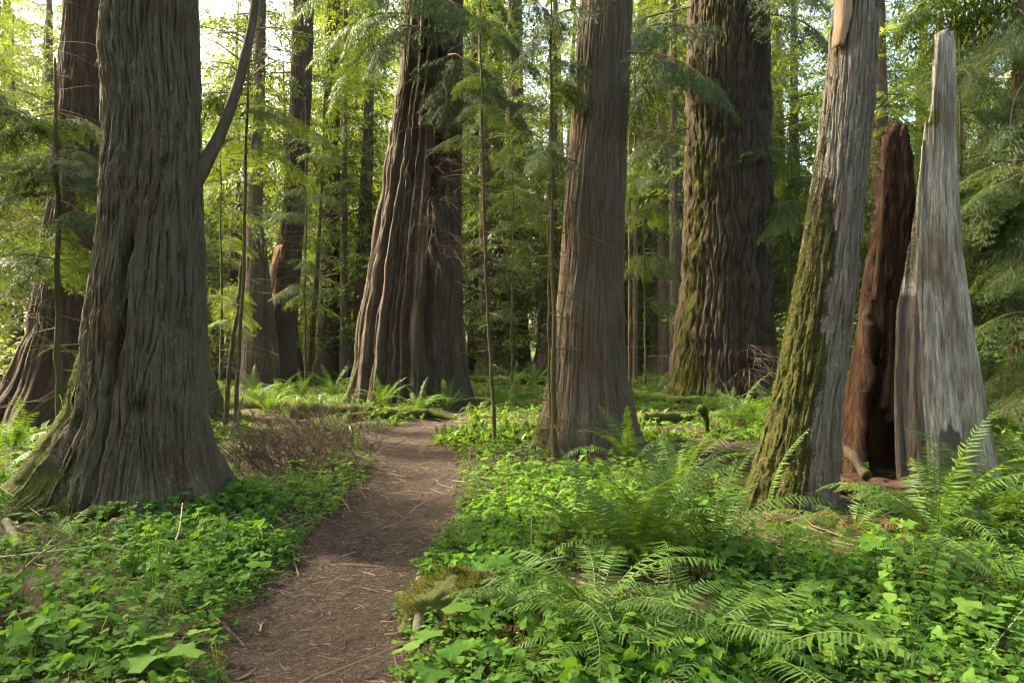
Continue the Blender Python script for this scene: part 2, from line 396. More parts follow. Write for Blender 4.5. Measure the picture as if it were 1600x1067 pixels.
def trunk_mesh(name, mat, rows, d, seg, dz, top, lobes=(), clefts=(), ridge_f=12, ridge_amp=.02, zs=1.0, flute=None, moss=None, seed=0, twist=None, lump=.02, aspect=1.0, tip=.3, sharp=3.0, strips=0, fuzzn=0, knots=()):
    """rows: (y, left, right) of the trunk's outline in the photograph at distance d; returns mesh and base location"""
    rows = sorted(rows, key=lambda q: -q[0])
    rz = np.array([H+(HY-q[0])/F*d for q in rows]); rc = np.array([((q[1]+q[2])/2-CX)/F*d for q in rows]); rr = np.array([(q[2]-q[1])/2/F*d for q in rows])
    cph = np.cos(np.arctan2(rc, d)); rr = rr*cph; rc = rc/(1+(rr/d)**2)      # a round trunk off the axis looks wider through a wide lens
    bx = float(np.interp(0, rz, rc)); bz = ghf(bx, d)
    zv = rz[-1]+.3
    z = np.concatenate([np.arange(min(-.3, rz[0]-.1), zv, dz), np.arange(zv, top, .45)])
    c = np.interp(z, rz, rc); r = np.interp(z, rz, rr)
    slope = (rc[-1]-rc[-2])/(rz[-1]-rz[-2]); ab = np.clip(z-rz[-1], 0, None)
    c = c+slope*ab*.6; r = r*(1-(1-tip)*np.clip(ab/max(top-rz[-1], .1), 0, 1))
    bl = z < rz[0]; r = np.where(bl, rr[0]+(rz[0]-z)*.25, r)
    kk = max(3, int(.25/dz)); ker = np.hanning(kk+2)[1:-1]; ker /= ker.sum()
    nv = int((z < zv).sum())
    def smooth(a):
        b = np.pad(a[:nv], kk, mode='edge'); b = np.convolve(b, ker, 'same')[kk:-kk]; return np.concatenate([b, a[nv:]])
    c, r = smooth(c), smooth(r)
    s = np.linspace(-1, 1, seg, endpoint=False); th = -PI/2+PI*(.62*s+.38*s**3)
    TH, Z = np.meshgrid(th, z); RR = np.broadcast_to(r[:, None], TH.shape).copy()
    Rf = float(np.interp(1.5, z, r))
    tw = 0 if twist is None else twist(TH, Z)
    ca, sa = np.cos(TH+tw)*Rf, np.sin(TH+tw)*Rf
    LOB = np.zeros_like(RR)
    for (t0, wd, amp, hs) in lobes:
        dt = np.angle(np.exp(1j*(TH-math.radians(t0)-.12*pn(Z*1.5, 0*Z, t0, seed))))
        LOB += amp*np.exp(-np.clip(Z, -.3, None)/hs)*np.exp(-(dt/math.radians(wd))**2)
    for (t0, t1, wd, dep, z0, z1) in clefts:
        tc = np.interp(Z, [z0, z1], [t0, t1]); dt = np.angle(np.exp(1j*(TH-np.radians(tc)-.06*pn(Z*2.2, 0*Z, t0, seed))))
        win = sm(z0-.15, z0+.1, Z)*(1-sm(z1-.5, z1, Z))
        RR -= dep*win*np.exp(-(dt/math.radians(wd))**2)
    for (t0, kz, ks, ka) in knots:                   # burls and healed scars: a swelling with a sunken eye
        dt = np.angle(np.exp(1j*(TH-math.radians(t0))))*Rf; q2 = (dt/ks)**2+((Z-kz)/(ks*1.5))**2
        RR += ka*np.exp(-q2)-ka*1.6*np.exp(-q2*9)
    if flute:
        fk, fa, fz, fh = flute
        n = pn(ca*fk, sa*fk, Z*fz, seed+5)
        RR += (fa*(.35+.65*np.exp(-np.clip(Z, 0, None)/fh)))*(np.clip(np.abs(n)*2.6, 0, 1)-.55)
    RR += lump*pn(ca*2.2, sa*2.2, Z*.9, seed+1)*2
    wv = .55*pn(ca*1.6, sa*1.6, Z*.8, seed+2)+sum((1.1*np.sign(np.angle(np.exp(1j*(TH-math.radians(k_[0])))))*np.exp(-((np.angle(np.exp(1j*(TH-math.radians(k_[0]))))*Rf/k_[2]/1.5)**2+((Z-k_[1])/(k_[2]*2.2))**2)) for k_ in knots), 0)+.18*pn(ca*5, sa*5, Z*2.2, seed+3)
    n1 = pn(ca*ridge_f+wv, sa*ridge_f+wv, Z*zs, seed+7); n2 = pn(ca*ridge_f*2.1+wv*2, sa*ridge_f*2.1-wv*2, Z*zs*2.4, seed+8)
    n3 = pn(ca*ridge_f*.8, sa*ridge_f*.8, Z*5*zs, seed+9)
    n4 = pn(ca*ridge_f*3.4, sa*ridge_f*3.4, Z*zs*6, seed+10)
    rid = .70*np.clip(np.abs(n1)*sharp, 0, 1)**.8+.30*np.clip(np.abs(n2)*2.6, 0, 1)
    RR += ridge_amp*(rid-.6+.22*n3+.20*n4)
    ms = np.zeros_like(RR)
    if moss is not None:
        mk = moss(TH, Z); ms = np.clip(mk+(.45*pn(ca*5, sa*5, Z*1.6, seed+4)+.35*pn(ca*14, sa*14, Z*5, seed+14)-.10)*np.clip(mk*3, 0, 1), 0, 1)
        RR += sm(.35, .7, ms)*(.010+.020*pn(ca*14, sa*14, Z*9, seed+6)+.014*pn(ca*34, sa*34, Z*24, seed+6))
    # the outline with its relief is brought back to the measured one before the roots are added
    ct = c[:, None]+np.cos(TH)*RR; mx, mn = smooth(ct.max(1)), smooth(ct.min(1))
    RR = RR*(2*r/(mx-mn))[:, None]; c2 = c-((mx+mn)/2-c)*(2*r/(mx-mn))
    RR = RR+LOB; c = c2
    X = (c-bx)[:, None]+np.cos(TH)*RR; Y = np.sin(TH)*RR*aspect
    EXTRA = []
    if strips:
        rs = np.random.default_rng(seed+70); Vs, Qs, Ms_ = [], [], []; nvis = nv-2
        for q in range(strips):
            i0 = rs.integers(2, nvis-12); t_ = -PI/2+rs.normal()*.75; L_ = rs.uniform(.12, .7); ni = max(4, min(int(L_/dz), nvis-i0-1)); ii = np.linspace(i0, i0+ni, 8).astype(int); wv_ = rs.normal()*.03*np.linspace(0, 1, 8)
            w_ = rs.uniform(.007, .02)*np.sin(PI*np.linspace(.06, .94, 8))**.6; lift = rs.uniform(.004, .012)+rs.uniform(0, .02)*np.linspace(0, 1, 8)**3*(rs.random() < .5)
            if q % 2: lift = lift[::-1]
            for kx, i_ in enumerate(ii):
                j_ = int(np.argmin(np.abs(th-t_-wv_[kx]))); ro = max(RR[i_, max(0, j_-1)], RR[i_, j_], RR[i_, min(seg-1, j_+1)])+lift[kx]
                for o_, dr_ in ((-1, -.004), (0, .004), (1, -.004)):
                    a_ = th[j_]+o_*w_[kx]/ro; Vs.append((c[i_]-bx+math.cos(a_)*(ro+dr_), math.sin(a_)*(ro+dr_), z[i_]-bz)); Ms_.append(ms[i_, j_])
            b_ = q*24
            for kx in range(7): Qs += [(b_+kx*3, b_+kx*3+1, b_+kx*3+4, b_+kx*3+3), (b_+kx*3+1, b_+kx*3+2, b_+kx*3+5, b_+kx*3+4)]
        ms_ = make_mesh('bark_strips', Vs, Qs, None, {'ridge': rs.uniform(.3, 1, len(Vs)), 'moss': Ms_}); ms_.materials.append(mat); EXTRA.append(('bark_strips', ms_))
    if fuzzn:
        rs = np.random.default_rng(seed+90); pw = np.where((ms > .42) & (Z < zv) & (np.sin(TH) < .5), ms, 0).ravel(); pw = pw*np.maximum(RR, .1).ravel(); pw /= pw.sum(); idx = rs.choice(len(pw), fuzzn, p=pw)
        P_ = np.stack([X, Y, Z-bz], -1).reshape(-1, 3)[idx]; N_ = np.stack([np.cos(TH), np.sin(TH), 0*TH], -1).reshape(-1, 3)[idx]
        EXTRA.append(('moss_shoots', (P_, N_)))
    n, mc = TH.shape
    i = np.arange(n-1)[:, None]*mc; j = np.arange(mc)[None]; k = (j+1) % mc
    Q = np.stack([i+j, i+k, i+mc+k, i+mc+j], -1).reshape(-1, 4)
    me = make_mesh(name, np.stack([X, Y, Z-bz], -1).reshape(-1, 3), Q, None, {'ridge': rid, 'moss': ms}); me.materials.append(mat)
    me['x'] = 0; XTRA[me.name] = EXTRA
    return me, (bx, d, bz)

def side(t0, wd):       # a bearing mask around the trunk
    return lambda TH: np.exp(-(np.angle(np.exp(1j*(TH-math.radians(t0))))/math.radians(wd))**2)

# ------------------------------------------------------------------ conifer foliage
def spray(seed, n_side=13, droop=.25, sub=5, wd=.021, tipdroop=.3, wig=.03):
    """one flat branch of needles, 1 long along +x: rhombic twiglets plus its wooden axis"""
    r = np.random.default_rng(seed); P = []; A = []
    def leaf(b, dr, ln, w_):
        dr = dr/np.linalg.norm(dr); s_ = np.cross(dr, [0, 0, 1.]); s_ /= np.linalg.norm(s_)+1e-9
        s_ = s_*math.cos(.5*r.normal())+np.array([0, 0, 1.])*math.sin(.35*r.normal())
        P.append([b, b+dr*ln*.45+s_*w_, b+dr*ln, b+dr*ln*.45-s_*w_]); A.append(np.clip(.45+.22*r.normal(), 0, 1))
    def axis(x): return np.array([x, wig*math.sin(x*7+seed), -droop*x*x])
    for i in range(n_side):
        s0 = .10+.88*(i+.5*r.random())/n_side
        for sg in (-1, 1):
            if r.random() < .12: continue
            ln = (.40*(1-s0)**.75+.07)*r.uniform(.65, 1.15); an = math.radians(r.uniform(25, 80))
            b = axis(s0+.02*r.normal()); dr = np.array([math.cos(an), sg*math.sin(an), -.15*r.random()])
            m = max(2, int(ln/.40*sub*1.9))
            for q in range(m):
                f = (q+.4)/m; p = b+dr*ln*f+np.array([0, 0, -tipdroop*(ln*f)**2*2])
                l2 = (.145*(1-.6*f))*r.uniform(.7, 1.2)
                for s2 in (-1, 1):
                    a2 = an*sg+s2*math.radians(r.uniform(15, 65)); leaf(p+r.normal(size=3)*.012, np.array([math.cos(a2), math.sin(a2), -.35-.75*r.random()+.3*r.normal()]), l2*r.uniform(.7, 1.2), wd*r.uniform(.5, 1.2))
            leaf(b+dr*ln*.85+np.array([0, 0, -tipdroop*ln**2*2]), dr+np.array([0, 0, -.35]), .10, wd)
    return np.array(P), np.array(A), np.array([axis(t) for t in np.linspace(0, .95, 7)])

SPR = [spray(i, 11+i % 3, .12+.1*(i % 4), 3, .0165, .8, .06) for i in range(6)]
SPR_D = [spray(20+i, 15, .25+.12*(i % 3), 6, .0095, .7, .06) for i in range(4)]

def put_spray(mb, wood, sp, L, M3, p, rr, tint=0.0, wr=.010):
    P, A, ax = sp
    V = (P.reshape(-1, 3)*L)@M3.T+p
    n = len(P); mb.add(V, np.arange(n*4).reshape(-1, 4), None, np.repeat(np.clip(A+tint, 0, 1), 4))
    if wood is not None:
        t = tube((ax*L)@M3.T+p, np.linspace(wr*L, wr*L*.2, len(ax)), 4, False); wood.add(t[0], t[1])

def crown(seed, ht, hb, rmax, nb, up=.1, tint=0.0, sprays=None, gappy=.0, L0=1.0, ex=.75):
    r = random.Random(seed); mb, wd = MB(), MB()
    for i in range(nb):
        f = ((i+r.random())/nb); z = hb+(ht-hb)*f
        if r.random() < gappy: continue
        prof = (1-f)**ex*(.55+.45*min(1, f/.12)); L = max(.35, rmax*prof*r.uniform(.6, 1.15))*L0
        az = i*2.4+r.uniform(-.5, .5); pit = up*(1-f)*r.uniform(-1, 1)+r.uniform(-.05, .22)-f*.45
        M3 = rot(0, 0, az)@rot(0, pit, 0)@rot(r.gauss(0, .45), 0, 0)
        put_spray(mb, wd, r.choice(sprays or SPR), L, M3, np.array([0, 0, z]), r, tint+r.uniform(-.2, .2))
    return mb, wd

def stem_mesh(name, ht, r0, seed, mat, lean=.03, seg=14, n=30, flare=1.7):
    z = np.linspace(-.3, ht, n); rr = r0*(1-.93*np.clip(z/ht, 0, 1)**.9)*(1+(flare-1)*np.exp(-np.clip(z, 0, None)/(r0*2.2)))
    pts = np.stack([lean*z+.05*pn(z*.35, 0, seed), .05*pn(z*.35, 3, seed)+0*z, z], -1)
    th = np.linspace(0, 2*PI, seg, endpoint=False)
    TH, Z = np.meshgrid(th, z); RR = rr[:, None]*(1+.10*pn(np.cos(TH)*2, np.sin(TH)*2, Z*.3, seed))
    V = pts[:, None]+np.stack([np.cos(TH)*RR, np.sin(TH)*RR, 0*TH], -1)
    i = np.arange(n-1)[:, None]*seg; j = np.arange(seg)[None]; k = (j+1) % seg
    me = make_mesh(name, V.reshape(-1, 3), np.stack([i+j, i+k, i+seg+k, i+seg+j], -1).reshape(-1, 4)); me.materials.append(mat)
    return me

def dead_twigs(seed, z0, z1, n, L, mat, name='dead_branch_whorl', side_az=None, spread=PI, droop=.25, r0=.008):
    r = random.Random(seed); mb = MB()
    for i in range(n):
        z = r.uniform(z0, z1); az = r.uniform(-PI, PI) if side_az is None else side_az+r.uniform(-spread, spread); l = L*r.uniform(.35, 1)
        up = r.uniform(-.15, .35); d3 = np.array([math.cos(az), math.sin(az), up]); p = [np.array([0, 0, z])]
        for q in range(6):
            d3 = d3+np.array([r.uniform(-.22, .22), r.uniform(-.22, .22), -droop*.35+r.uniform(-.1, .1)]); d3 /= np.linalg.norm(d3); p.append(p[-1]+d3*l/6)
        p = np.array(p); t = tube(p, np.linspace(r0, r0*.25, 7), 4, False); mb.add(t[0], t[1], None, r.random())
        for q in range(r.randint(3, 8)):
            k = r.randint(1, 5); a = p[k]; e = d3+np.array([r.uniform(-1, 1), r.uniform(-1, 1), r.uniform(-.8, .5)]); e /= np.linalg.norm(e); l2 = l*r.uniform(.15, .45)
            t = tube([a, a+e*l2*.5+[0, 0, .02], a+e*l2-[0, 0, l2*.15]], [r0*.45, r0*.3, r0*.12], 3, False); mb.add(t[0], t[1], None, r.random())
    me = mb.mesh(name, mat); return me

BOUGH = []          # shared bough meshes: needles with their twig wood as a sub-part
def make_boughs():
    for s in range(6):
        r = random.Random(s); mb, wd = MB(), MB()
        n = 11
        main = curve([(0, 0, 0), (.35, .03*(s-2), .03), (.7, .02, -.04-.03*(s % 3)), (1, -.04, -.20-.06*(s % 3))], 14)
        t = tube(main, np.linspace(.011, .002, 14), 5, False); wd.add(t[0], t[1])
        for i in range(n):
            f = .12+.88*i/n; p = main[int(f*13)]; sg = 1 if i % 2 else -1
            az = sg*math.radians(r.uniform(35, 70))*(1-.5*f); L = (.62-.30*f)*r.uniform(.75, 1.15)
            put_spray(mb, wd, r.choice(SPR_D), L, rot(0, 0, az)@rot(0, r.uniform(.05, .4), 0)@rot(r.uniform(-.5, .5), 0, 0), p, r, r.uniform(-.12, .12), .005)
        put_spray(mb, wd, r.choice(SPR_D), .4, rot(0, .35, 0), main[-3], r, .1, .005)
        BOUGH.append((mb, wd))
make_boughs()
BME = {}
def add_bough(parent, wpos, az, L, pitch=0.0, roll=0.0, kind=0, mat='needle_near'):
    """a leafy branch, part of the tree PARENT, rooted at the world point WPOS"""
    kind = kind % (6 if mat == 'needle_near' else 3); key = (kind, mat)
    if key not in BME:
        mb, wd = BOUGH[kind % 6]; BME[key] = (mb.mesh('bough', M[mat]), wd.mesh('branch_wood', M['twig']))
    a, b = BME[key]
    o = link('bough', a, parent, tuple(np.array(wpos)-np.array(parent.location)), (roll, pitch, az), L)
    link('branch_wood', b, o)
    return o

# ------------------------------------------------------------------ the big trees
def big_tree(name, label, mesh_loc, crown_me=None, crown_z=0, crown_sc=1.0, rz=0, group=None, cat='tree'):
    me, loc = mesh_loc
    t = thing(name, label, cat, loc, 0, group)
    add_extra(me, link('trunk', me, t))
    if crown_me:
        c = link('crown', crown_me[0], t, (0, 0, crown_z), (0, 0, rz), crown_sc); link('branch_wood', crown_me[1], c)
    return t

_c1 = crown(5, 15, 0, 4.6, 74, .2, -.1, gappy=.12); CR_BIG = (_c1[0].mesh('crown', M['needle_near']), _c1[1].mesh('branch_wood', M['bark_far']))
_c2 = crown(9, 13, 0, 4.0, 60, .2, 0.0, gappy=.15); CR_BIG2 = (_c2[0].mesh('crown', M['needle']), _c2[1].mesh('branch_wood', M['bark_far']))

# grey cedar at the left, spreading mossy buttress roots
def moss_A(TH, Z):
    return .95*side(178, 42)(TH)*(1-sm(1.0, 3.3, Z))+.55*side(-140, 30)(TH)*(1-sm(.1, .9, Z))+.25*(1-sm(0, .5, Z))
def twist_A(TH, Z):
    return .35*sm(2.6, .2, Z)*np.sin((TH+PI/2)*1.2)*np.where(TH > -PI/2, 1.0, .6)
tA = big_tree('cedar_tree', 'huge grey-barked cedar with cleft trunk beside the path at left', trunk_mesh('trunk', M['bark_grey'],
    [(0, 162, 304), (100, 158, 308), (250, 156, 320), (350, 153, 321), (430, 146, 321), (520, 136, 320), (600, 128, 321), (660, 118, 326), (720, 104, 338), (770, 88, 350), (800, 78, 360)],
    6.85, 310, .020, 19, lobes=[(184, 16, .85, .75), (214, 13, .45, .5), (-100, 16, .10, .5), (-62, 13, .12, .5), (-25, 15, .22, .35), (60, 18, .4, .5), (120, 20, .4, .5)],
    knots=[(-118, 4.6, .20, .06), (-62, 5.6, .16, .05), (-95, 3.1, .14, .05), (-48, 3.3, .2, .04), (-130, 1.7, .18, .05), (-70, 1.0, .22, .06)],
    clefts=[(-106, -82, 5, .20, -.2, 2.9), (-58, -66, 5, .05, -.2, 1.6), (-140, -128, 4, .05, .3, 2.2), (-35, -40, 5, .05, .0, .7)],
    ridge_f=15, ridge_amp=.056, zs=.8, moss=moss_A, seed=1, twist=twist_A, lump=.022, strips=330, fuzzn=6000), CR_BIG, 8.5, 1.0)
b0 = np.array(tA.location)
# curved limb leaving the right side of the trunk
lp = np.array([wp(270, 330, 6.85), wp(300, 285, 6.85), wp(322, 250, 6.9), wp(345, 205, 7.0), wp(368, 140, 7.1), wp(386, 70, 7.2), wp(396, 10, 7.25), wp(402, -80, 7.3), wp(404, -200, 7.3)])-b0
cv = curve(lp, 60); rad = np.interp(np.linspace(0, 1, 60), [0, .15, .3, 1], [.17, .095, .065, .028])*(1+.12*pn(np.linspace(0, 9, 60), 0, 1)); tb = tube(cv, rad, 12)
lb = MB(); lb.add(*tb); limb = link('limb', lb.mesh('limb', M['bark_far']), tA)
lw = MB(); r = random.Random(4)
for i in range(16):
    p = cv[r.randint(15, 57)]; e = np.array([r.choice((-1, 1))*r.uniform(.4, 1), r.uniform(-.3, .3), r.uniform(-.1, .7)]); e /= np.linalg.norm(e); l = r.uniform(.3, .9)
    t = tube([p, p+e*l*.4+[0, 0, .03], p+e*l-[0, 0, .06]], [.011, .007, .003], 4, False); lw.add(*t)
link('dead_twigs', lw.mesh('dead_twigs', M['twig']), limb)

# dark cedar half hidden behind it
def moss_B(TH, Z): return .75*side(190, 60)(TH)*(1-sm(.2, 2.0, Z))
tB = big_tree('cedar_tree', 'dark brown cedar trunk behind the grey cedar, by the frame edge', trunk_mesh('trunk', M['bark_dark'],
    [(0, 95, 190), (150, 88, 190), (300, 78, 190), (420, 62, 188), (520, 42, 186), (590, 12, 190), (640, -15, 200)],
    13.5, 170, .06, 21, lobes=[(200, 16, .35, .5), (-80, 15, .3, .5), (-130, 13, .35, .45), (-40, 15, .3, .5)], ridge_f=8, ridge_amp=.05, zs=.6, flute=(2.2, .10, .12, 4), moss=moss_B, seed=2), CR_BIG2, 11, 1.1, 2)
link('dead_twigs', dead_twigs(31, 2.0, 8.0, 46, 1.7, M['twig'], 'dead_twigs', -PI/2, 1.7, .35), tB, (0, -.6, 0))

# giant fluted cedar at the end of the path
def moss_F(TH, Z): return .62*side(-165, 26)(TH)*(1-sm(.5, 5.5, Z))+.55*(1-sm(-.1, .35, Z))
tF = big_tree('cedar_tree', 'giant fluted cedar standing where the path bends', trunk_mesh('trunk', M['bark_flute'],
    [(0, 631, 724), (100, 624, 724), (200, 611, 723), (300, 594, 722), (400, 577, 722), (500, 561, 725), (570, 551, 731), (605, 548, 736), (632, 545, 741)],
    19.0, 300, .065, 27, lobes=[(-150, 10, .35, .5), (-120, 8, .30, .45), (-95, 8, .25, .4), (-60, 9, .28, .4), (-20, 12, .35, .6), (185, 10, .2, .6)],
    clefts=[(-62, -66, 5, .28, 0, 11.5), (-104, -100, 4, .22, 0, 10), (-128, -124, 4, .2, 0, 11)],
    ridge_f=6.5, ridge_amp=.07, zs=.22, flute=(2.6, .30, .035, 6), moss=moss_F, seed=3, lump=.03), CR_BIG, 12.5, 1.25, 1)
link('dead_twigs', dead_twigs(41, 3.6, 8.6, 110, 2.7, M['twig_dark'], 'dead_twigs', -.8, 1.5, .45, .008), tF, (.75, -.95, 0))
for (px, py, az, L, pi_, k) in [(690, 10, -1.3, 2.6, .35, 0), (650, 40, -1.9, 2.4, .5, 1), (700, 85, -1.1, 2.3, .45, 2), (640, 20, -2.7, 2.6, .35, 3), (610, 60, 2.9, 2.2, .5, 4), (715, 30, -.4, 2.6, .4, 5),
                                (640, -60, -1.6, 2.8, .5, 2), (690, 130, -1.4, 1.9, .6, 3), (725, 120, -.3, 2.2, .5, 1), (620, -40, -2.4, 2.9, .3, 5), (735, -30, -.6, 3.0, .4, 0)]:
    add_bough(tF, wp(px, py, 17.9), az, L, pi_, R.uniform(-.3, .3), k)

# tall straight cedar right of the path
def moss_I(TH, Z): return .60*side(175, 40)(TH)*(1-sm(.1, 2.2, Z))+.60*(1-sm(.05, .6, Z))*side(-150, 60)(TH)
tI = big_tree('cedar_tree', 'tall straight red-brown cedar beyond the bright plants right of the path', trunk_mesh('trunk', M['bark_red'],
    [(0, 906, 990), (100, 898, 986), (220, 890, 980), (330, 881, 976), (430, 874, 974), (520, 866, 975), (590, 856, 980), (640, 846, 990), (680, 838, 1000), (705, 834, 1004)],
    10.4, 230, .027, 22, lobes=[(200, 14, .16, .35), (-120, 12, .14, .3), (-70, 13, .13, .35), (-25, 14, .16, .35), (100, 25, .2, .4)],
    clefts=[(-50, -55, 4, .05, 0, 1.8)], ridge_f=16, ridge_amp=.034, zs=.35, flute=(3.0, .05, .08, 5), moss=moss_I, seed=4, lump=.02, strips=160), CR_BIG2, 9, 1.0, 3)
link('dead_twigs', dead_twigs(43, 1.3, 4.4, 18, 1.0, M['twig'], 'dead_twigs', -2.4, 1.0, .3, .005), tI, (-.2, -.42, 0))

# great mossy tree
def moss_J(TH, Z): return .72*side(-154, 32)(TH)*(1-.35*sm(6.0, 10, Z))+.42*side(-105, 34)(TH)*sm(3, 8, Z)+.45*(1-sm(.2, 1.5, Z))*side(-135, 50)(TH)
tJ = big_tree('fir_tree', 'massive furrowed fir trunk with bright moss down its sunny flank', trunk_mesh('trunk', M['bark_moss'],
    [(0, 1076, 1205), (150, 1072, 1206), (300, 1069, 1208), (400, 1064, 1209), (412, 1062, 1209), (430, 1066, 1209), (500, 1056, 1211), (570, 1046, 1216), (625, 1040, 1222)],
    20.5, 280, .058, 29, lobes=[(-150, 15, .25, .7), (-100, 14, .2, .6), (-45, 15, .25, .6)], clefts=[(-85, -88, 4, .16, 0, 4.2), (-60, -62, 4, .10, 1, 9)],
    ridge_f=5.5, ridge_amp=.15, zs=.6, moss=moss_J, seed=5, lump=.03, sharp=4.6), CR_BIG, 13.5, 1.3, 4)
link('dead_twigs', dead_twigs(44, .1, 1.6, 40, 1.6, M['twig'], 'dead_twigs', -1.3, 1.0, .4, .010), tJ, (.3, -1.4, 0))
for (px, py, az, L, pi_, k) in [(1075, 40, -2.4, 3.2, .3, 0), (1080, 10, 3.0, 3.6, .25, 1), (1075, 120, -2.9, 3.0, .35, 3), (1200, 20, -.6, 2.6, .5, 5),
                                (1075, 200, 3.0, 2.6, .3, 2), (1190, -30, -1.2, 2.4, .5, 3)]:
    add_bough(tJ, wp(px, py, 19.2), az, L, pi_, R.uniform(-.3, .3), k)
for (px, py, az, L, pi_, k) in [(980, 80, -.6, 1.6, .4, 3), (915, 10, -2.5, 1.5, .5, 1)]:
    add_bough(tI, wp(px, py, 9.95), az, L, pi_, R.uniform(-.3, .3), k)

# leaning snag
def moss_L(TH, Z): return .95*side(-170, 52)(TH)*(1-.6*sm(2.0, 3.8, Z))+.85*side(-128, 32)(TH)*(1-sm(1.0, 3.0, Z))+.4*(1-sm(0, .5, Z))*side(-120, 60)(TH)
tL = thing('leaning_snag', 'leaning barked tree trunk, mossy on its left, in front of the silver stump', 'dead tree', (0, 0, 0))
_me, _loc = trunk_mesh('trunk', M['bark_snag'], [(-120, 1318, 1388), (0, 1302, 1376), (100, 1292, 1371), (200, 1280, 1365), (300, 1264, 1356), (400, 1247, 1345), (500, 1229, 1334), (600, 1208, 1322), (680, 1189, 1314), (740, 1172, 1308), (810, 1154, 1304)],
    6.7, 260, .020, 7.2, lobes=[(-165, 16, .12, .3), (-110, 14, .08, .3), (-60, 14, .06, .35)], clefts=[(-58, -62, 6, .07, -.2, 1.4)], ridge_f=15, ridge_amp=.036, zs=1.3, moss=moss_L, seed=6, lump=.015, tip=.8, strips=300, fuzzn=11000)
tL.location = _loc; add_extra(_me, link('trunk', _me, tL))
# torn strip of bare pale wood near the top of the frame
def strip(pxs, d, ctr, name, mat, parent, out_=.02, n=26, m=9, seed=0):
    """a thin slab of bare wood that hugs the trunk: rows (y, left, right, trunk left, trunk right)"""
    rows = np.array(pxs, float); y = np.linspace(rows[0, 0], rows[-1, 0], n); u = np.linspace(0, 1, m)
    f = lambda k: np.interp(y, rows[:, 0], rows[:, k])
    l, r_, tl, tr = f(1), f(2), f(3), f(4)
    l = l+3*pn(y*.05, 0, seed); r_ = r_+3*pn(y*.07, 4, seed)
    X = l[:, None]+(r_-l)[:, None]*u; c = (tl+tr)/2; rad_ = (tr-tl)/2
    q = np.clip((X-c[:, None])/rad_[:, None], -.98, .98)
    dep = d-np.sqrt(1-q*q)*(rad_/F*d)[:, None]-out_+.02*np.abs(u-.5)*2
    Z = H+(HY-y[:, None])/F*d+0*X
    V = np.stack([(X-CX)/F*dep, dep, Z], -1).reshape(-1, 3)
    Vb = V.copy(); Vb[:, 1] += .05
    i = np.arange(n-1)[:, None]*m; j = np.arange(m-1)[None]
    Q = np.stack([i+j, i+j+1, i+m+j+1, i+m+j], -1).reshape(-1, 4)
    N = n*m
    e = []
    for a in range(n-1): e += [(a*m, (a+1)*m, (a+1)*m+N, a*m+N), (a*m+m-1, a*m+m-1+N, (a+1)*m+m-1+N, (a+1)*m+m-1)]
    for a in range(m-1): e += [(a, a+N, a+1+N, a+1), ((n-1)*m+a, (n-1)*m+a+1, (n-1)*m+a+1+N, (n-1)*m+a+N)]
    me = make_mesh(name, np.vstack([V, Vb])-np.array(parent.location), np.vstack([Q, Q[:, ::-1]+N, np.array(e)])); me.materials.append(M[mat])
    return link(name, me, parent)
strip([(-60, 1318, 1352, 1310, 1383), (0, 1309, 1338, 1302, 1376), (50, 1306, 1331, 1297, 1374), (84, 1303, 1320, 1294, 1372)], 6.7, 0, 'bare_wood_patch', 'bare_wood', tL, .0, seed=2)

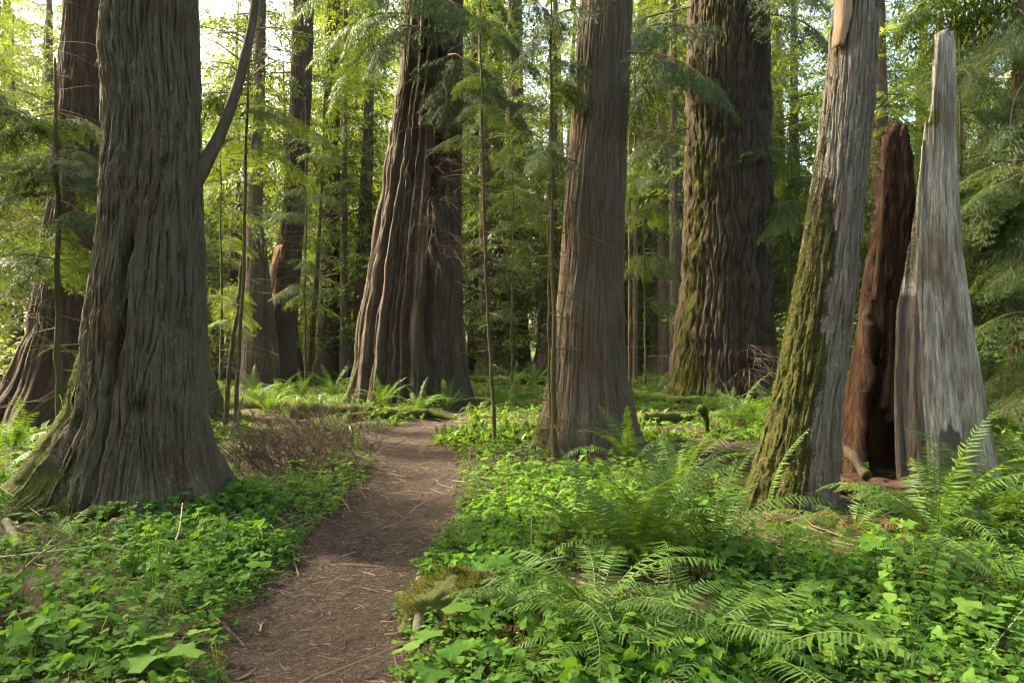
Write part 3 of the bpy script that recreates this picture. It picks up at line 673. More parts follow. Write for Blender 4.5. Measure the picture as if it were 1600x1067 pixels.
# hollow broken stump: silver outer shell, red rotten heartwood, splinter
def hollow_stump():
    d = 8.3; bx = (1432-CX)/F*d; bz = ghf(bx, d)
    t = thing('broken_stump', 'hollow broken stump with tall silvery spike and red rotten inside', 'stump', (bx, d, bz))
    zpx = lambda y: H+(HY-y)/F*d-bz
    def shell(name, th0, th1, topf, rad_o, thick, mat, nth, nz, seed, barkf=None, mossf=None, cxf=None, rough=.03, parent=t):
        th = np.linspace(math.radians(th0), math.radians(th1), nth); s = np.linspace(0, 1, nz)
        tp = np.array([topf(a) for a in np.degrees(th)])
        Z = -.25+(tp[None]+.25)*s[:, None]; TH = np.broadcast_to(th[None], Z.shape)
        Ro = rad_o(TH, Z); cx = 0 if cxf is None else cxf(Z)
        ca, sa = np.cos(TH), np.sin(TH)
        Ro = Ro+rough*pn(ca*9, sa*9, Z*.5, seed)+.5*rough*pn(ca*24, sa*24, Z*.8, seed+1)-1.3*rough*(1-np.clip(np.abs(pn(ca*6, sa*6, Z*.25, seed+4))*14, 0, 1))-.8*rough*(1-np.clip(np.abs(pn(ca*15, sa*15, Z*.5, seed+6))*7, 0, 1))
        Ri = Ro-thick*(1-.55*s[:, None])-.035*pn(ca*8, sa*8, Z*2.5, seed+3)
        fo = np.stack([cx+ca*Ro, sa*Ro, Z], -1).reshape(-1, 3); fi = np.stack([cx+ca*Ri, sa*Ri, Z], -1).reshape(-1, 3)
        N = nz*nth; i = np.arange(nz-1)[:, None]*nth; j = np.arange(nth-1)[None]
        Q = np.stack([i+j, i+j+1, i+nth+j+1, i+nth+j], -1).reshape(-1, 4); e = []
        for a in range(nz-1): e += [(a*nth, (a+1)*nth, (a+1)*nth+N, a*nth+N), (a*nth+nth-1, a*nth+nth-1+N, (a+1)*nth+nth-1+N, (a+1)*nth+nth-1)]
        for a in range(nth-1): e += [((nz-1)*nth+a, (nz-1)*nth+a+1, (nz-1)*nth+a+1+N, (nz-1)*nth+a+N)]
        at = {}
        z0 = np.zeros(N)
        at['ridge'] = np.concatenate([barkf(TH, Z).ravel() if barkf else z0, z0]); at['moss'] = np.concatenate([mossf(TH, Z).ravel() if mossf else z0, z0])
        me = make_mesh(name, np.vstack([fo, fi]), np.vstack([Q, Q[:, ::-1]+N, np.array(e)]), None, at); me.materials.append(mat)
        return link(name, me, parent)
    pts = [(-128, zpx(470)), (-122, zpx(390)), (-117, zpx(330)), (-111, zpx(225)), (-104, zpx(190)), (-98, zpx(172)), (-92, zpx(100)), (-86, zpx(62)), (-70, zpx(55)), (-50, zpx(60)), (-30, zpx(58)), (-15, zpx(90)), (0, zpx(210)), (40, zpx(400))]
    pa, pz = zip(*pts)
    topS = lambda a: float(np.interp(a, pa, pz))+.07*float(pn(a*.35, 0, 2))+.2*float(abs(pn(a*.3, 0, 3)))+.24*float(abs(pn(a*.8, 0, 5)))-.16
    zr = [zpx(y) for y in (760, 700, 600, 500, 400, 300, 200, 100, 50)]
    # outer surface: right outline and left edge of the silver slab fix centre and radius at each height
    xr = [1542, 1530, 1513, 1500, 1491, 1487, 1486, 1484, 1483]; xl = [1402, 1398, 1397, 1400, 1410, 1420, 1428, 1432, 1436]
    rad_, cxs = [], []
    for a, b in zip(xl, xr):                        # radius whose left torn edge and right outline fall where the photograph has them
        lo, hi = .05, 2.0
        for _ in range(40):
            q = (lo+hi)/2; cx_ = (b-CX)/F*d-q; e = math.radians(-128)
            if CX+F*(cx_+q*math.cos(e))/(d+q*math.sin(e)) > a: lo = q
            else: hi = q
        rad_.append(q); cxs.append((b-CX)/F*d-bx-q)
    radf = lambda TH, Z: np.interp(Z, zr[::1], rad_)
    cxf = lambda Z: np.interp(Z, zr, cxs)
    def barkS(TH, Z):
        dg = np.degrees(TH)
        low = (1-sm(-112, -104, dg))*(1-sm(1.6, 2.6, Z))
        pat = np.exp(-((dg+90)/12)**2)*(1-sm(.35, 1.0, Z+.25*pn(dg*.2, Z*2, 1)))
        return np.clip(low+pat, 0, 1)
    def mossS(TH, Z):
        dg = np.degrees(TH); return .5*(1-sm(-118, -108, dg))*sm(1.5, 2.5, Z)+.95*np.exp(-((Z-zpx(200))/.12)**2)*(1-sm(-92, -80, dg))
    shell('weathered_shell', -128, 40, topS, radf, .16, M['silver'], 170, 120, 3, barkS, mossS, cxf, .022)
    # back wall of the hollow, seen from inside
    D2 = d+.42; zq = lambda y: H+(HY-y)/F*D2-bz
    ptb = [(12, zq(600)), (30, zq(520)), (50, zq(430)), (62, zq(300)), (70, zq(230)), (78, zq(205)), (88, zq(198)), (96, zq(232)), (101, zq(203)), (112, zq(196)), (122, zq(215)), (138, zq(300)), (160, zq(420)), (184, zq(590)), (205, zq(700))]
    qa, qz = zip(*ptb); topB = lambda a: float(np.interp(a, qa, qz))+.10*float(pn(a*.4, 0, 7))+.22*float(abs(pn(a*.7, 0, 8)))-.06
    zb = [0, .6, 1.2, 2.2, 3.2, 4.2]; rb = [.90, .76, .66, .56, .48, .44]
    cb = [((x-CX)/F)*D2-bx for x in (1392, 1394, 1396, 1400, 1403, 1406)]
    shell('rotten_heartwood', 14, 205, topB, lambda TH, Z: np.interp(Z, zb, rb), .20, M['rotten'], 110, 90, 9, None, lambda TH, Z: .0*Z, lambda Z: np.interp(Z, zb, cb), .075)
    # red decayed ribs left standing inside
    mb = MB(); rr = random.Random(3)
    for (x0, y0, x1, y1, wdt) in [(1392, 660, 1386, 500, .07), (1380, 640, 1392, 470, .06), (1372, 560, 1385, 330, .05), (1400, 640, 1402, 540, .06), (1366, 470, 1382, 260, .04)]:
        a, b = wp(x0, y0, d+.1), wp(x1, y1, d+.25); cvv = curve([a, (a+b)/2+[.03, .02, 0], b], 22)-np.array([bx, d, bz])
        q = wdt*(1-.6*np.linspace(0, 1, 22))*(1+.35*pn(np.linspace(0, 6, 22), x0, 1)); tb_ = tube(cvv, q, 9); mb.add(*tb_)
    link('rotten_rib', mb.mesh('rotten_rib', M['rotten']), t)
    return t
tM = hollow_stump()
# splinter of wood lying between snag and stump
def log(name, label, cat, a, b, r0, r1, mat, seed=0, sag=.0, seg=16, n=40, bend=.0, group=None, knobs=.12):
    a, b = np.array(a, float), np.array(b, float); t = np.linspace(0, 1, n)
    pts = a+(b-a)*t[:, None]; pts[:, 2] += sag*np.sin(PI*t)+.03*pn(t*4, 0, seed); pts[:, 0] += bend*np.sin(PI*t)
    rad_ = np.interp(t, [0, 1], [r0, r1])
    V, Q, T = tube(pts, rad_, seg)
    c = np.vstack([np.repeat(pts, seg, 0), pts[0], pts[-1]]); dv = V-c
    k = 1+knobs*2*pn(V[:, 0]*5, V[:, 1]*5, V[:, 2]*5, seed)+knobs*pn(V[:, 0]*16, V[:, 1]*16, V[:, 2]*16, seed)
    V = c+dv*k[:, None]; o = (a+b)/2; o[2] = min(a[2], b[2])-max(r0, r1)
    me = make_mesh(name, V-o, Q, T, {'rnd': np.zeros(len(V))}); me.materials.append(M[mat])
    ob = link(name, me, None, tuple(o)); return tag(ob, label, cat, group)
a = wp(1306, 682, 7.3); b = wp(1356, 742, 6.9)
log('wood_splinter', 'pale splintered wood chunk leaning between the snag and the stump', 'wood', a, b, .03, .055, 'bark_far', 3, seg=7, n=16, knobs=.3)

# ------------------------------------------------------------------ mid-distance trunks
def mid_tree(name, label, rows, d, mat, top, seed, group=None, crown_me=None, cz=7, cs=.8, **kw):
    return big_tree(name, label, trunk_mesh('trunk', M[mat], rows, d, kw.pop('seg', 64), kw.pop('dz', .18), top, ridge_f=kw.pop('ridge_f', 5), ridge_amp=kw.pop('ridge_amp', .05), zs=.4, seed=seed, lump=.02, **kw), crown_me, cz, cs, seed, group)
_c3 = crown(15, 12, 0, 2.8, 52, .2, .1, gappy=.1); CR_MID = (_c3[0].mesh('crown', M['needle']), _c3[1].mesh('branch_wood', M['bark_far']))
tD = mid_tree('cedar_tree', 'slanting red-brown cedar with torn orange wood at its foot', [(0, 457, 490), (150, 452, 487), (300, 443, 478), (380, 432, 473), (450, 418, 467), (530, 400, 464), (598, 384, 464)], 28, 'bark_dark', 26, 21,
              crown_me=CR_MID, cz=8.5, cs=1.5, seg=130, dz=.09, lobes=[(-150, 20, .25, .6), (-30, 20, .2, .5)])
strip([(385, 429, 442, 431, 473), (430, 420, 433, 422, 469), (500, 416, 428, 407, 465), (545, 414, 418, 398, 464)], 28, 0, 'torn_wood', 'orange_wood', tD, .05, seed=4)
link('dead_twigs', dead_twigs(51, 3, 11, 40, 2.2, M['twig'], 'dead_twigs', None, PI, .4, .012), tD, (1.2, 0, 0))
mid_tree('conifer_tree', 'slim pale trunk just left of the slanting cedar', [(0, 398, 415), (150, 395, 413), (300, 388, 410), (450, 380, 410), (595, 372, 414)], 26, 'bark_red', 22, 22, crown_me=CR_MID, cz=6, cs=1.3)
sn = mid_tree('broken_snag', 'grey broken snag close behind the slim pale trunk', [(312, 402, 405), (345, 397, 410), (450, 392, 424), (560, 390, 436), (600, 386, 440)], 27, 'bark_grey', 8.2, 23)
mid_tree('conifer_tree', 'dark mossy trunk between the slanting cedar and the fluted giant', [(0, 506, 531), (200, 504, 531), (400, 500, 530), (540, 496, 531), (592, 484, 536)], 33, 'bark_dark', 26, 24, crown_me=CR_MID, cz=8, cs=1.5)
mid_tree('conifer_tree', 'thin dark trunk close left of the fluted giant', [(0, 536, 543), (300, 534, 542), (592, 530, 544)], 32, 'bark_red', 22, 25, crown_me=CR_MID, cz=6, cs=1.4, seg=40)
mid_tree('conifer_tree', 'thin leaning mossy trunk left of the dark mossy one', [(300, 500, 504), (450, 490, 498), (600, 474, 486)], 30, 'bark_moss', 13, 26, seg=40, moss=lambda TH, Z: .7+0*Z)
mid_tree('conifer_tree', 'sunlit mossy trunk just right of the fluted giant', [(0, 736, 748), (300, 734, 748), (500, 732, 750), (582, 728, 754)], 40, 'bark_moss', 26, 27, crown_me=CR_MID, cz=6, cs=1.6, moss=lambda TH, Z: .75*side(-150, 60)(TH))
mid_tree('conifer_tree', 'broad distant trunk framed by the two thin mossy saplings', [(0, 793, 816), (300, 790, 820), (500, 788, 825), (582, 782, 832)], 38, 'bark_far', 28, 28, crown_me=CR_MID, cz=7, cs=1.7)
mid_tree('conifer_tree', 'slim trunk nearest the mossy fir, one of two standing close', [(0, 1047, 1058), (250, 1046, 1060), (592, 1046, 1072)], 31, 'bark_red', 24, 29, crown_me=CR_MID, cz=6, cs=1.5)
mid_tree('conifer_tree', 'slim curving trunk beside its twin, left of the mossy fir', [(0, 1033, 1043), (150, 1026, 1041), (280, 1027, 1045), (592, 1028, 1056)], 32.5, 'bark_red', 24, 30, crown_me=CR_MID, cz=8, cs=1.5)
mid_tree('conifer_tree', 'thin straight pole trunk right of the tall cedar', [(150, 991, 994), (400, 990, 996), (600, 988, 997)], 27, 'bark_far', 14, 31, seg=30)
mid_tree('conifer_tree', 'very thin dark pole close to the tall cedar', [(150, 982, 985), (400, 982, 986), (600, 981, 987)], 24, 'bark_far', 12, 32, seg=30)
mid_tree('conifer_tree', 'pale distant trunk between the mossy fir and the snag', [(0, 1237, 1247), (200, 1234, 1249), (400, 1232, 1253), (590, 1226, 1258)], 36, 'bark_red', 24, 33, crown_me=CR_MID, cz=7, cs=1.5)
mid_tree('cedar_tree', 'dark trunk mostly hidden behind the huge grey cedar', [(350, 268, 318), (500, 262, 324), (560, 255, 328), (605, 240, 342)], 15, 'bark_red', 16, 34, crown_me=CR_MID, cz=10)
tR = mid_tree('hemlock_tree', 'hemlock with drooping dark green boughs at the right edge', [(0, 1586, 1614), (250, 1582, 1613), (590, 1574, 1618)], 14, 'bark_red', 17, 35, crown_me=CR_BIG, cz=8.2, cs=.8)
for i in range(15):
    rr = random.Random(i+90); y = -40+i*35+rr.uniform(-15, 15)
    add_bough(tR, wp(1594, y, 13.9), rr.uniform(-3.5, -1.2) if i % 4 else rr.uniform(1.6, 2.8), rr.uniform(1.7, 2.9), rr.uniform(.05, .4), rr.uniform(-.3, .3), i, 'needle_near' if i % 3 else 'needle')

# ------------------------------------------------------------------ saplings with bare lower branches
def sapling(label, pxs, d, r0, r1, seed, ntw, tw=(0.6, 3.5), L=.9, mat='bark_sap', nb=0, bz=(2.5, 5), bl=.9, bmat='needle_near', name='hemlock_sapling', baz=None):
    x0, d0 = (pxs[0][0]-CX)/F*d, d
    bzg = ghf(x0, d); base = np.array([x0, d, bzg])
    pts = [wp(px, py, d)-base for px, py in pxs]; pts[0][2] = -.08
    cv = curve(pts, 64); n = len(cv); tt_ = np.linspace(0, 1, n); cv = cv+np.stack([.035*pn(tt_*9, seed, 0)+.012*pn(tt_*30, seed, 2), .03*pn(tt_*9, seed, 5), 0*tt_], -1)*np.clip(tt_*6, 0, 1)[:, None]
    t = thing(name, label, 'sapling', tuple(base))
    V, Q, T = tube(cv, np.linspace(r0, r1, n)*(1+.34*pn(np.linspace(0, 21, n), seed, 0)), 9)
    mb = MB(); mb.add(V, Q, T); link('trunk', mb.mesh('trunk', M[mat]), t)
    rr = random.Random(seed)
    if ntw:
        mb = MB()
        for i in range(ntw):
            p = cv[rr.randint(int(n*.12), n-2)]; az = rr.uniform(-PI, PI); l = L*rr.uniform(.3, 1); e = np.array([math.cos(az), math.sin(az)*.7, rr.uniform(-.25, .3)])
            q = [p]
            for s in range(5):
                e = e+np.array([rr.uniform(-.15, .15), rr.uniform(-.15, .15), rr.uniform(-.2, .08)]); e /= np.linalg.norm(e); q.append(q[-1]+e*l/5)
            mb.add(*tube(q, np.linspace(.008, .002, 6)*(1 if r0 > .03 else .7), 4, False))
            for s in range(rr.randint(1, 4)):
                k = rr.randint(1, 4); f = e+np.array([rr.uniform(-1, 1), rr.uniform(-1, 1), rr.uniform(-.6, .4)]); f /= np.linalg.norm(f); l2 = l*rr.uniform(.15, .4)
                mb.add(*tube([q[k], q[k]+f*l2*.5, q[k]+f*l2-[0, 0, .03]], [.004, .003, .0012], 3, False))
        link('dead_twigs', mb.mesh('dead_twigs', M['twig_moss' if seed % 2 else 'twig']), t)
    for i in range(nb):
        z = rr.uniform(*bz); k = int(np.argmin(abs(cv[:, 2]-z))); az = rr.uniform(-PI, PI) if baz is None else rr.uniform(*baz)
        add_bough(t, base+cv[k], az, bl*rr.uniform(.6, 1.2), rr.uniform(.0, .4), rr.uniform(-.3, .3), i+seed, bmat)
    return t
sapling('thin mossy sapling with short bare branches beside the path', [(774, 702), (770, 620), (763, 500), (757, 380), (754, 230), (751, 60), (750, -60)], 10.7, .036, .010, 1, 32, L=1.0, nb=5, bz=(4.8, 6.6), bl=.75, bmat='needle')
sapling('taller bare sapling standing against the straight cedar trunk', [(869, 704), (864, 640), (866, 520), (862, 380), (864, 250), (861, 100), (862, -60)], 9.6, .046, .012, 3, 48, L=1.1, nb=8, bz=(4.0, 6.4), bl=.85)
sapling('second thin dark stem hugging the taller bare sapling', [(861, 640), (858, 540), (857, 420), (860, 300), (862, 200)], 10.0, .022, .008, 4, 8, L=.5)
sapling('slim mossy sapling right of the huge grey cedar', [(368, 655), (372, 560), (380, 440), (382, 300), (386, 160), (390, 40), (392, -50)], 12.5, .042, .012, 5, 60, L=1.3, nb=7, bz=(4.4, 7.4), bl=1.1, bmat='needle')
sapling('leaning stub sapling beside the slim mossy sapling', [(352, 640), (360, 560), (372, 480), (378, 400)], 12.8, .05, .03, 6, 4, L=.4)
sapling('young hemlock with leafy boughs in front of the dark cedar', [(96, 690), (93, 600), (90, 480), (90, 340), (86, 200), (84, 90)], 9.2, .055, .016, 7, 34, L=1.4, nb=15, bz=(2.2, 5.0), bl=1.05)
sapling('young hemlock at the left edge with low leafy boughs', [(-40, 690), (-38, 560), (-42, 400), (-44, 200), (-44, 40)], 9.8, .06, .016, 8, 36, L=1.6, nb=15, bz=(2.2, 6.2), bl=1.2)
sapling('slender young hemlock behind the silver stump', [(1504, 640), (1502, 520), (1500, 380), (1502, 220), (1500, 60)], 13, .045, .012, 9, 12, L=.8, nb=20, bz=(1.0, 7), bl=1.3, bmat='needle')
sapling('young hemlock at the right edge beyond the ferns', [(1640, 660), (1642, 540), (1640, 400), (1640, 240)], 11.5, .05, .014, 10, 6, L=.8, nb=24, bz=(.9, 4.8), bl=1.7, bmat='needle', baz=(1.7, 4.4))
sapling('small hemlock in the gap behind the thin mossy sapling', [(800, 600), (800, 500), (802, 350), (800, 200)], 24, .05, .012, 11, 40, L=1.6, nb=10, bz=(2.5, 9), bl=1.5, bmat='needle')
sapling('small hemlock left of the slim curving trunk', [(1008, 612), (1008, 500), (1006, 350), (1008, 180)], 23, .05, .012, 12, 30, L=1.4, nb=11, bz=(2.2, 9), bl=1.5, bmat='needle')
sapling('young hemlock between the slanting cedar and the dark mossy trunk', [(478, 610), (476, 480), (478, 330), (476, 150)], 24, .05, .012, 13, 40, L=1.7, nb=10, bz=(3.0, 9.5), bl=1.5, bmat='needle')
sapling('young hemlock right of the huge grey cedar, farther back', [(344, 612), (346, 480), (344, 330), (346, 150)], 22, .05, .012, 14, 44, L=1.7, nb=13, bz=(2.0, 9), bl=1.5, bmat='needle_bright')
sapling('young hemlock between the mossy fir and the leaning snag', [(1232, 620), (1230, 500), (1232, 350), (1232, 200)], 20, .05, .012, 15, 14, L=1.3, nb=22, bz=(.8, 7.5), bl=1.6, bmat='needle')

# ------------------------------------------------------------------ the wood behind
TREE = []
for i, (ht, rm, nb, tint, mat) in enumerate([(21, 3.6, 120, .1, 'needle_bright'), (18, 3.3, 110, .1, 'needle'), (15, 3.0, 100, .1, 'needle_bright'), (24, 3.8, 126, .05, 'needle_bright'), (11, 2.7, 84, .15, 'needle_bright')]):
    mb, wd = crown(60+i, ht, (2.6, 1.6, 2.2, 3.4, 1.0)[i], rm, nb, .15, tint, gappy=.08, ex=.6)
    TREE.append((mb.mesh('crown', M[mat]), wd.mesh('branch_wood', M['twig']), stem_mesh('trunk', ht, .16+.012*ht, i, M['bark_far'])))
def back_tree(x, y, k, s, label, group):
    c, wd, st = TREE[k]; z = ghf(x, y)
    t = thing('conifer_tree', label, 'tree', (x, y, z), R.uniform(0, 6.28), group, s)
    link('trunk', st, t); cc = link('crown', c, t); link('branch_wood', wd, cc)
r = random.Random(77)
cells = []
for d0, d1, step in ((29, 35, 4.8), (35, 43, 4.0), (43, 53, 4.2), (53, 66, 4.8), (66, 82, 5.4)):
    dm = (d0+d1)/2; n = int(2*dm*.86/step)
    for i in range(n):
        x = -dm*.86+(i+r.uniform(.1, .9))*step; cells.append((x, r.uniform(d0, d1)))
GAPS = [(-400, 200, 'left of the huge grey cedar'), (200, 425, 'between the grey cedar and the slanting cedar'), (425, 640, 'between the slanting cedar and fluted giant'), (640, 900, 'between the fluted giant and straight cedar'),
        (900, 1130, 'between the straight cedar and mossy fir'), (1130, 1330, 'between the mossy fir and leaning snag'), (1330, 1470, 'behind the silver stump'), (1470, 2200, 'right of the silver stump')]
ORD = 'nearest,second nearest,third nearest,fourth nearest,fifth nearest,sixth nearest,seventh nearest,eighth nearest,ninth nearest,tenth nearest,eleventh nearest,twelfth nearest,thirteenth nearest,fourteenth nearest,fifteenth nearest,sixteenth nearest,seventeenth nearest,eighteenth nearest,nineteenth nearest,twentieth nearest'.split(',')
rank = {}
def gap_label(x, y):
    px = CX+x/y*F
    for i, (a, b, t) in enumerate(GAPS):
        if a <= px < b:
            rank[i] = rank.get(i, -1)+1; return 'green background conifer, '+(ORD[rank[i]] if rank[i] < 20 else 'farthest')+' of those '+t
    return 'green background conifer outside the picture edge'
cells.sort(key=lambda c: c[1])
for x, y in cells:
    back_tree(x, y, r.randrange(5), r.uniform(.95, 1.3)*(1+max(0, y-29)/42), gap_label(x, y), 'conifers of the wood behind')

# the same wood goes on to the sides and behind the viewer
r = random.Random(123)
spots = [(-14, 9.3), (-21.5, 12), (-12.5, 4.6), (-19, 6.5), (-27, 15.5), (-9, -2.5), (-17, -4), (-7, -9), (1, -8.5), (8, -7), (13, -1), (15, 5), (14.5, -9), (-13, -13), (5, -15), (-3, -18), (20, -4), (21, 4), (-26, 2), (-24, -9), (19, 11), (26, 9), (-33, 12), (26, 18), (15, -18)]  # unseen trees off to the left are placed to shade the foreground
for i, (x, y) in enumerate(spots):
    back_tree(x+r.uniform(-.8, .8), y+r.uniform(-.8, .8), (0, 1, 3)[i % 3], r.uniform(.9, 1.25), 'conifer of the surrounding wood, outside the picture', 'conifers around the viewer')

# broad-leaved vine maples
def maple_mesh(seed):
    r = random.Random(seed); mb, wd = MB(), MB()
    for s in range(7):
        az = s*.9+r.uniform(-.3, .3); L = r.uniform(2.2, 4.2); p = [np.array([0, 0, -.05])]; d3 = np.array([math.cos(az)*.35, math.sin(az)*.35, 1.])
        for q in range(9):
            d3 = d3+np.array([math.cos(az)*.13, math.sin(az)*.13, -.10])+np.array([r.uniform(-.1, .1) for _ in range(3)]); d3 /= np.linalg.norm(d3); p.append(p[-1]+d3*L/9)
        p = np.array(p); wd.add(*tube(p, np.linspace(.022, .004, 10), 5, False))
        for q in range(150):
            f = r.uniform(.25, 1)*9; k = min(8, int(f)); c = p[k]+(p[k+1]-p[k])*(f-k)+np.array([r.gauss(0, .32), r.gauss(0, .32), r.gauss(-.02, .16)])
            a = r.uniform(0, 6.28); s_ = r.uniform(.05, .085); M3 = rot(r.gauss(0, .35), r.gauss(0, .35), a)
            th = np.linspace(-2.7, 2.7, 11); rr_ = s_*(.62+.38*np.abs(np.cos(th*1.75)))
            V = np.vstack([[0, 0, 0], np.stack([np.cos(th)*rr_, np.sin(th)*rr_, -.25*rr_**2/s_], -1)])@M3.T+c
            mb.add(V, None, [(0, q_, q_+1) for q_ in range(1, 11)], min(1, max(0, r.gauss(.5, .22))))
    return mb.mesh('foliage', M['maple']), wd.mesh('stem', M['bark_sap'])
MAP = [maple_mesh(s) for s in range(3)]
for i, (px, d, s, lab) in enumerate([(1275, 24, 1.4, 'vine maple with fresh green leaves between fir and snag'), (1225, 30, 1.6, 'taller vine maple behind the one between fir and snag'), (1540, 24, 1.3, 'vine maple glowing green right of the silver stump'),
        (350, 30, 1.5, 'vine maple lit yellow-green right of the grey cedar'), (560, 34, 1.5, 'vine maple peeping out left of the fluted giant'), (770, 34, 1.4, 'vine maple glowing in the gap right of the fluted giant'),
        (1000, 36, 1.6, 'vine maple in the gap right of the tall straight cedar'), (20, 22, 1.5, 'vine maple at the left edge behind the hemlock'), (1420, 28, 1.5, 'vine maple seen behind the broken stump'), (480, 40, 1.6, 'far vine maple beyond the slanting cedar')]):
    x = (px-CX)/F*d; t = thing('vine_maple', lab, 'shrub', (x, d, ghf(x, d)), i*1.3, 'vine maples in the wood', s)
    f, st = MAP[i % 3]; link('foliage', f, t); link('stem', st, t)

# the far wood reads as one mass
def far_wood():
    r = random.Random(5); mb = MB()
    for i in range(470):
        d = r.uniform(85, 120); a = r.uniform(-.82, .82); x, y = math.sin(a)*d, math.cos(a)*d
        z = r.uniform(0, 52)*r.uniform(.4, 1); L = r.uniform(5, 10)
        put_spray(mb, None, r.choice(SPR), L, rot(0, 0, r.uniform(0, 6.28))@rot(0, r.uniform(-.2, 1.0), 0)@rot(r.gauss(0, .9), 0, 0), np.array([x, y, z]), r, r.uniform(-.1, .3))
    o = link('far_wood', mb.mesh('far_wood', M['needle_bright'])); o['kind'] = 'stuff'; o['label'] = 'far sunlit foliage closing the view between the trunks'
far_wood()

# ------------------------------------------------------------------ ferns
def frond_mesh(seed, e0, e1, mat, npair=34, side_curl=.0, name='frond'):
    r = np.random.default_rng(seed); n = npair; t = np.linspace(0, 1, n+1)
    el = np.radians(e0+(e1-e0)*t**1.25); ds = 1/n
    sx = np.cumsum(np.cos(el))*ds; sz = np.cumsum(np.sin(el))*ds; sy = side_curl*t*t
    ax = np.stack([sx, sy, sz], -1); ax = np.vstack([[0, 0, 0], ax])[:n+1]
    mb = MB(); mb.add(*tube(ax[::2], np.linspace(.0055, .0015, len(ax[::2])), 4, False), rnd=.95)
    for i in range(4, n+1):
        f = i/n; prof = min(1, .35+(f-.1)/.22)*(1-f**3.2)**.8; ln = .138*prof*r.uniform(.85, 1.12)+.006
        tg = ax[i]-ax[i-1]; tg /= np.linalg.norm(tg)+1e-9; nm = np.array([-tg[2], 0, tg[0]])
        for sg in (-1, 1):
            if r.random() < .06: continue
            dr = np.array([0, sg, 0])*.95+tg*(.18+.35*f+.10*r.normal())+nm*(r.uniform(-.30, .12)-.15); dr /= np.linalg.norm(dr); w_ = .0088*(.5+.5*prof)
            b = ax[i]+tg*r.uniform(-.004, .004)
            V = [b-tg*w_*.5, b+dr*ln*.22-tg*w_, b+dr*ln*.7-tg*w_*.62-nm*.004, b+dr*ln-nm*.010+tg*w_*.6, b+dr*ln*.7+tg*w_*.62-nm*.004, b+dr*ln*.22+tg*w_, b+tg*w_*.5]
            mb.add(V, [(0, 1, 5, 6), (1, 2, 4, 5)], [(2, 3, 4)], min(1, max(0, .45+.18*r.normal()+.12*f)))
    return mb.mesh(name, M[mat], smooth=False)
FR = {'g': [frond_mesh(i, e0, e1, 'fern', side_curl=c) for i, (e0, e1, c) in enumerate([(78, 20, .05), (70, -15, -.06), (62, -35, .08), (84, 42, -.03), (52, -48, -.1), (74, 5, .12), (40, -40, .05), (30, -30, -.08)])],
      'd': [frond_mesh(30+i, e0, e1, 'fern_dead', 34, c) for i, (e0, e1, c) in enumerate([(40, -60, .1), (20, -45, -.1), (60, -80, .05)])]}
FERN_N = [0]
def fern(label, px, py, L, n, ndead=2, low=False, only=None, d=None, group='sword ferns', pool=None):
    if d is None: x, y, z = gp(px, py)
    else: x, y = (px-CX)/F*d, d; z = ghf(x, y)
    FERN_N[0] += 1; r = random.Random(FERN_N[0]*7+3)
    t = thing('sword_fern', label, 'fern', (x, y, z-.01), 0, group)
    for i in range(n):
        if only: az, k, s = only[i % len(only)]
        else:
            az = i*2.399+r.uniform(-.3, .3); k = r.choice(pool) if pool else r.choice((4, 6, 7, 2) if low else (0, 1, 2, 3, 5, 1, 2, 4, 4, 6)); s = r.uniform(.7, 1.1)
        link('frond', FR['g'][k], t, (.03*math.cos(az), .03*math.sin(az), 0), (r.uniform(-.25, .25), r.uniform(-.12, .1), az), L*s)
    for i in range(ndead):
        az = r.uniform(0, 6.28); link('dead_frond', FR['d'][r.randrange(3)], t, (0, 0, .02), (r.uniform(-.5, .5), r.uniform(0, .3), az), L*r.uniform(.45, .75))
    return t
fern('tall sword fern with upright fronds in the middle of the green patch', 1012, 905, 1.02, 22, 10, pool=(0, 1, 3, 5, 1, 2, 0, 4))
fern('sword fern with arching fronds between the straight cedar and the snag', 1060, 775, 1.0, 20, 6)
fern('arching sword fern at the foot of the straight cedar', 985, 735, .95, 12, 3)
fern('low sword fern drooping at the bottom edge of the picture', 1075, 1020, .9, 13, 8, low=True)
fern('browning sword fern right of the mossy rock', 930, 985, .9, 14, 8, low=True)
fern('sword fern with yellowing tips right behind the mossy stump', 868, 1018, .85, 11, 4, low=True)
fern('wide arching sword fern at the bottom edge, middle right', 1165, 1062, .9, 13, 3, low=True)
fern('low sword fern at the very bottom, right of the path plants', 985, 1064, .8, 11, 4, low=True)
fern('arching sword fern between the central fern and the snag', 1110, 870, 1.0, 18, 5)
fern('leafy sword fern left of the tall central fern', 925, 880, .8, 13, 5)
fern('fern behind the cedar root at the left edge', 22, 705, .9, 11, 2)
fern('fern under the young hemlock at the left edge', -10, 760, .8, 11, 2)
fern('low wide sword fern in front of the stump ferns', 1430, 905, .8, 9, 4, low=True)
fern('big sword fern in front of the red stump hollow', 1462, 858, 1.08, 20, 9)
fern('sword fern with long bright fronds at the right edge', 1560, 840, 1.15, 18, 7)
fern('low browning sword fern under the leaning snag', 1330, 842, .75, 9, 6, low=True)
fern('single upright bright frond at the foot of the leaning snag', 1190, 815, .92, 2, 1, only=[(-.25, 3, 1.0), (2.6, 4, .5)])
fern('sword fern in deep shade right of the mossy fir', 1150, 668, 1.2, 16, 3)
fern('sword fern close against the leaning snag, farther back', 1182, 676, 1.1, 14, 2)
fern('small sword fern behind the mossy stub', 1108, 650, 1.0, 12, 2)
fern('dark sword fern at the far right by the frame edge', 1590, 735, 1.1, 14, 2)
fern('sword fern right of the silver stump base', 1572, 690, 1.0, 12, 2)
fern('sword fern beyond the stump at the right edge', 1555, 640, 1.2, 13, 2)
fern('drooping sword fern near the lower right corner', 1575, 945, .85, 10, 2, low=True)
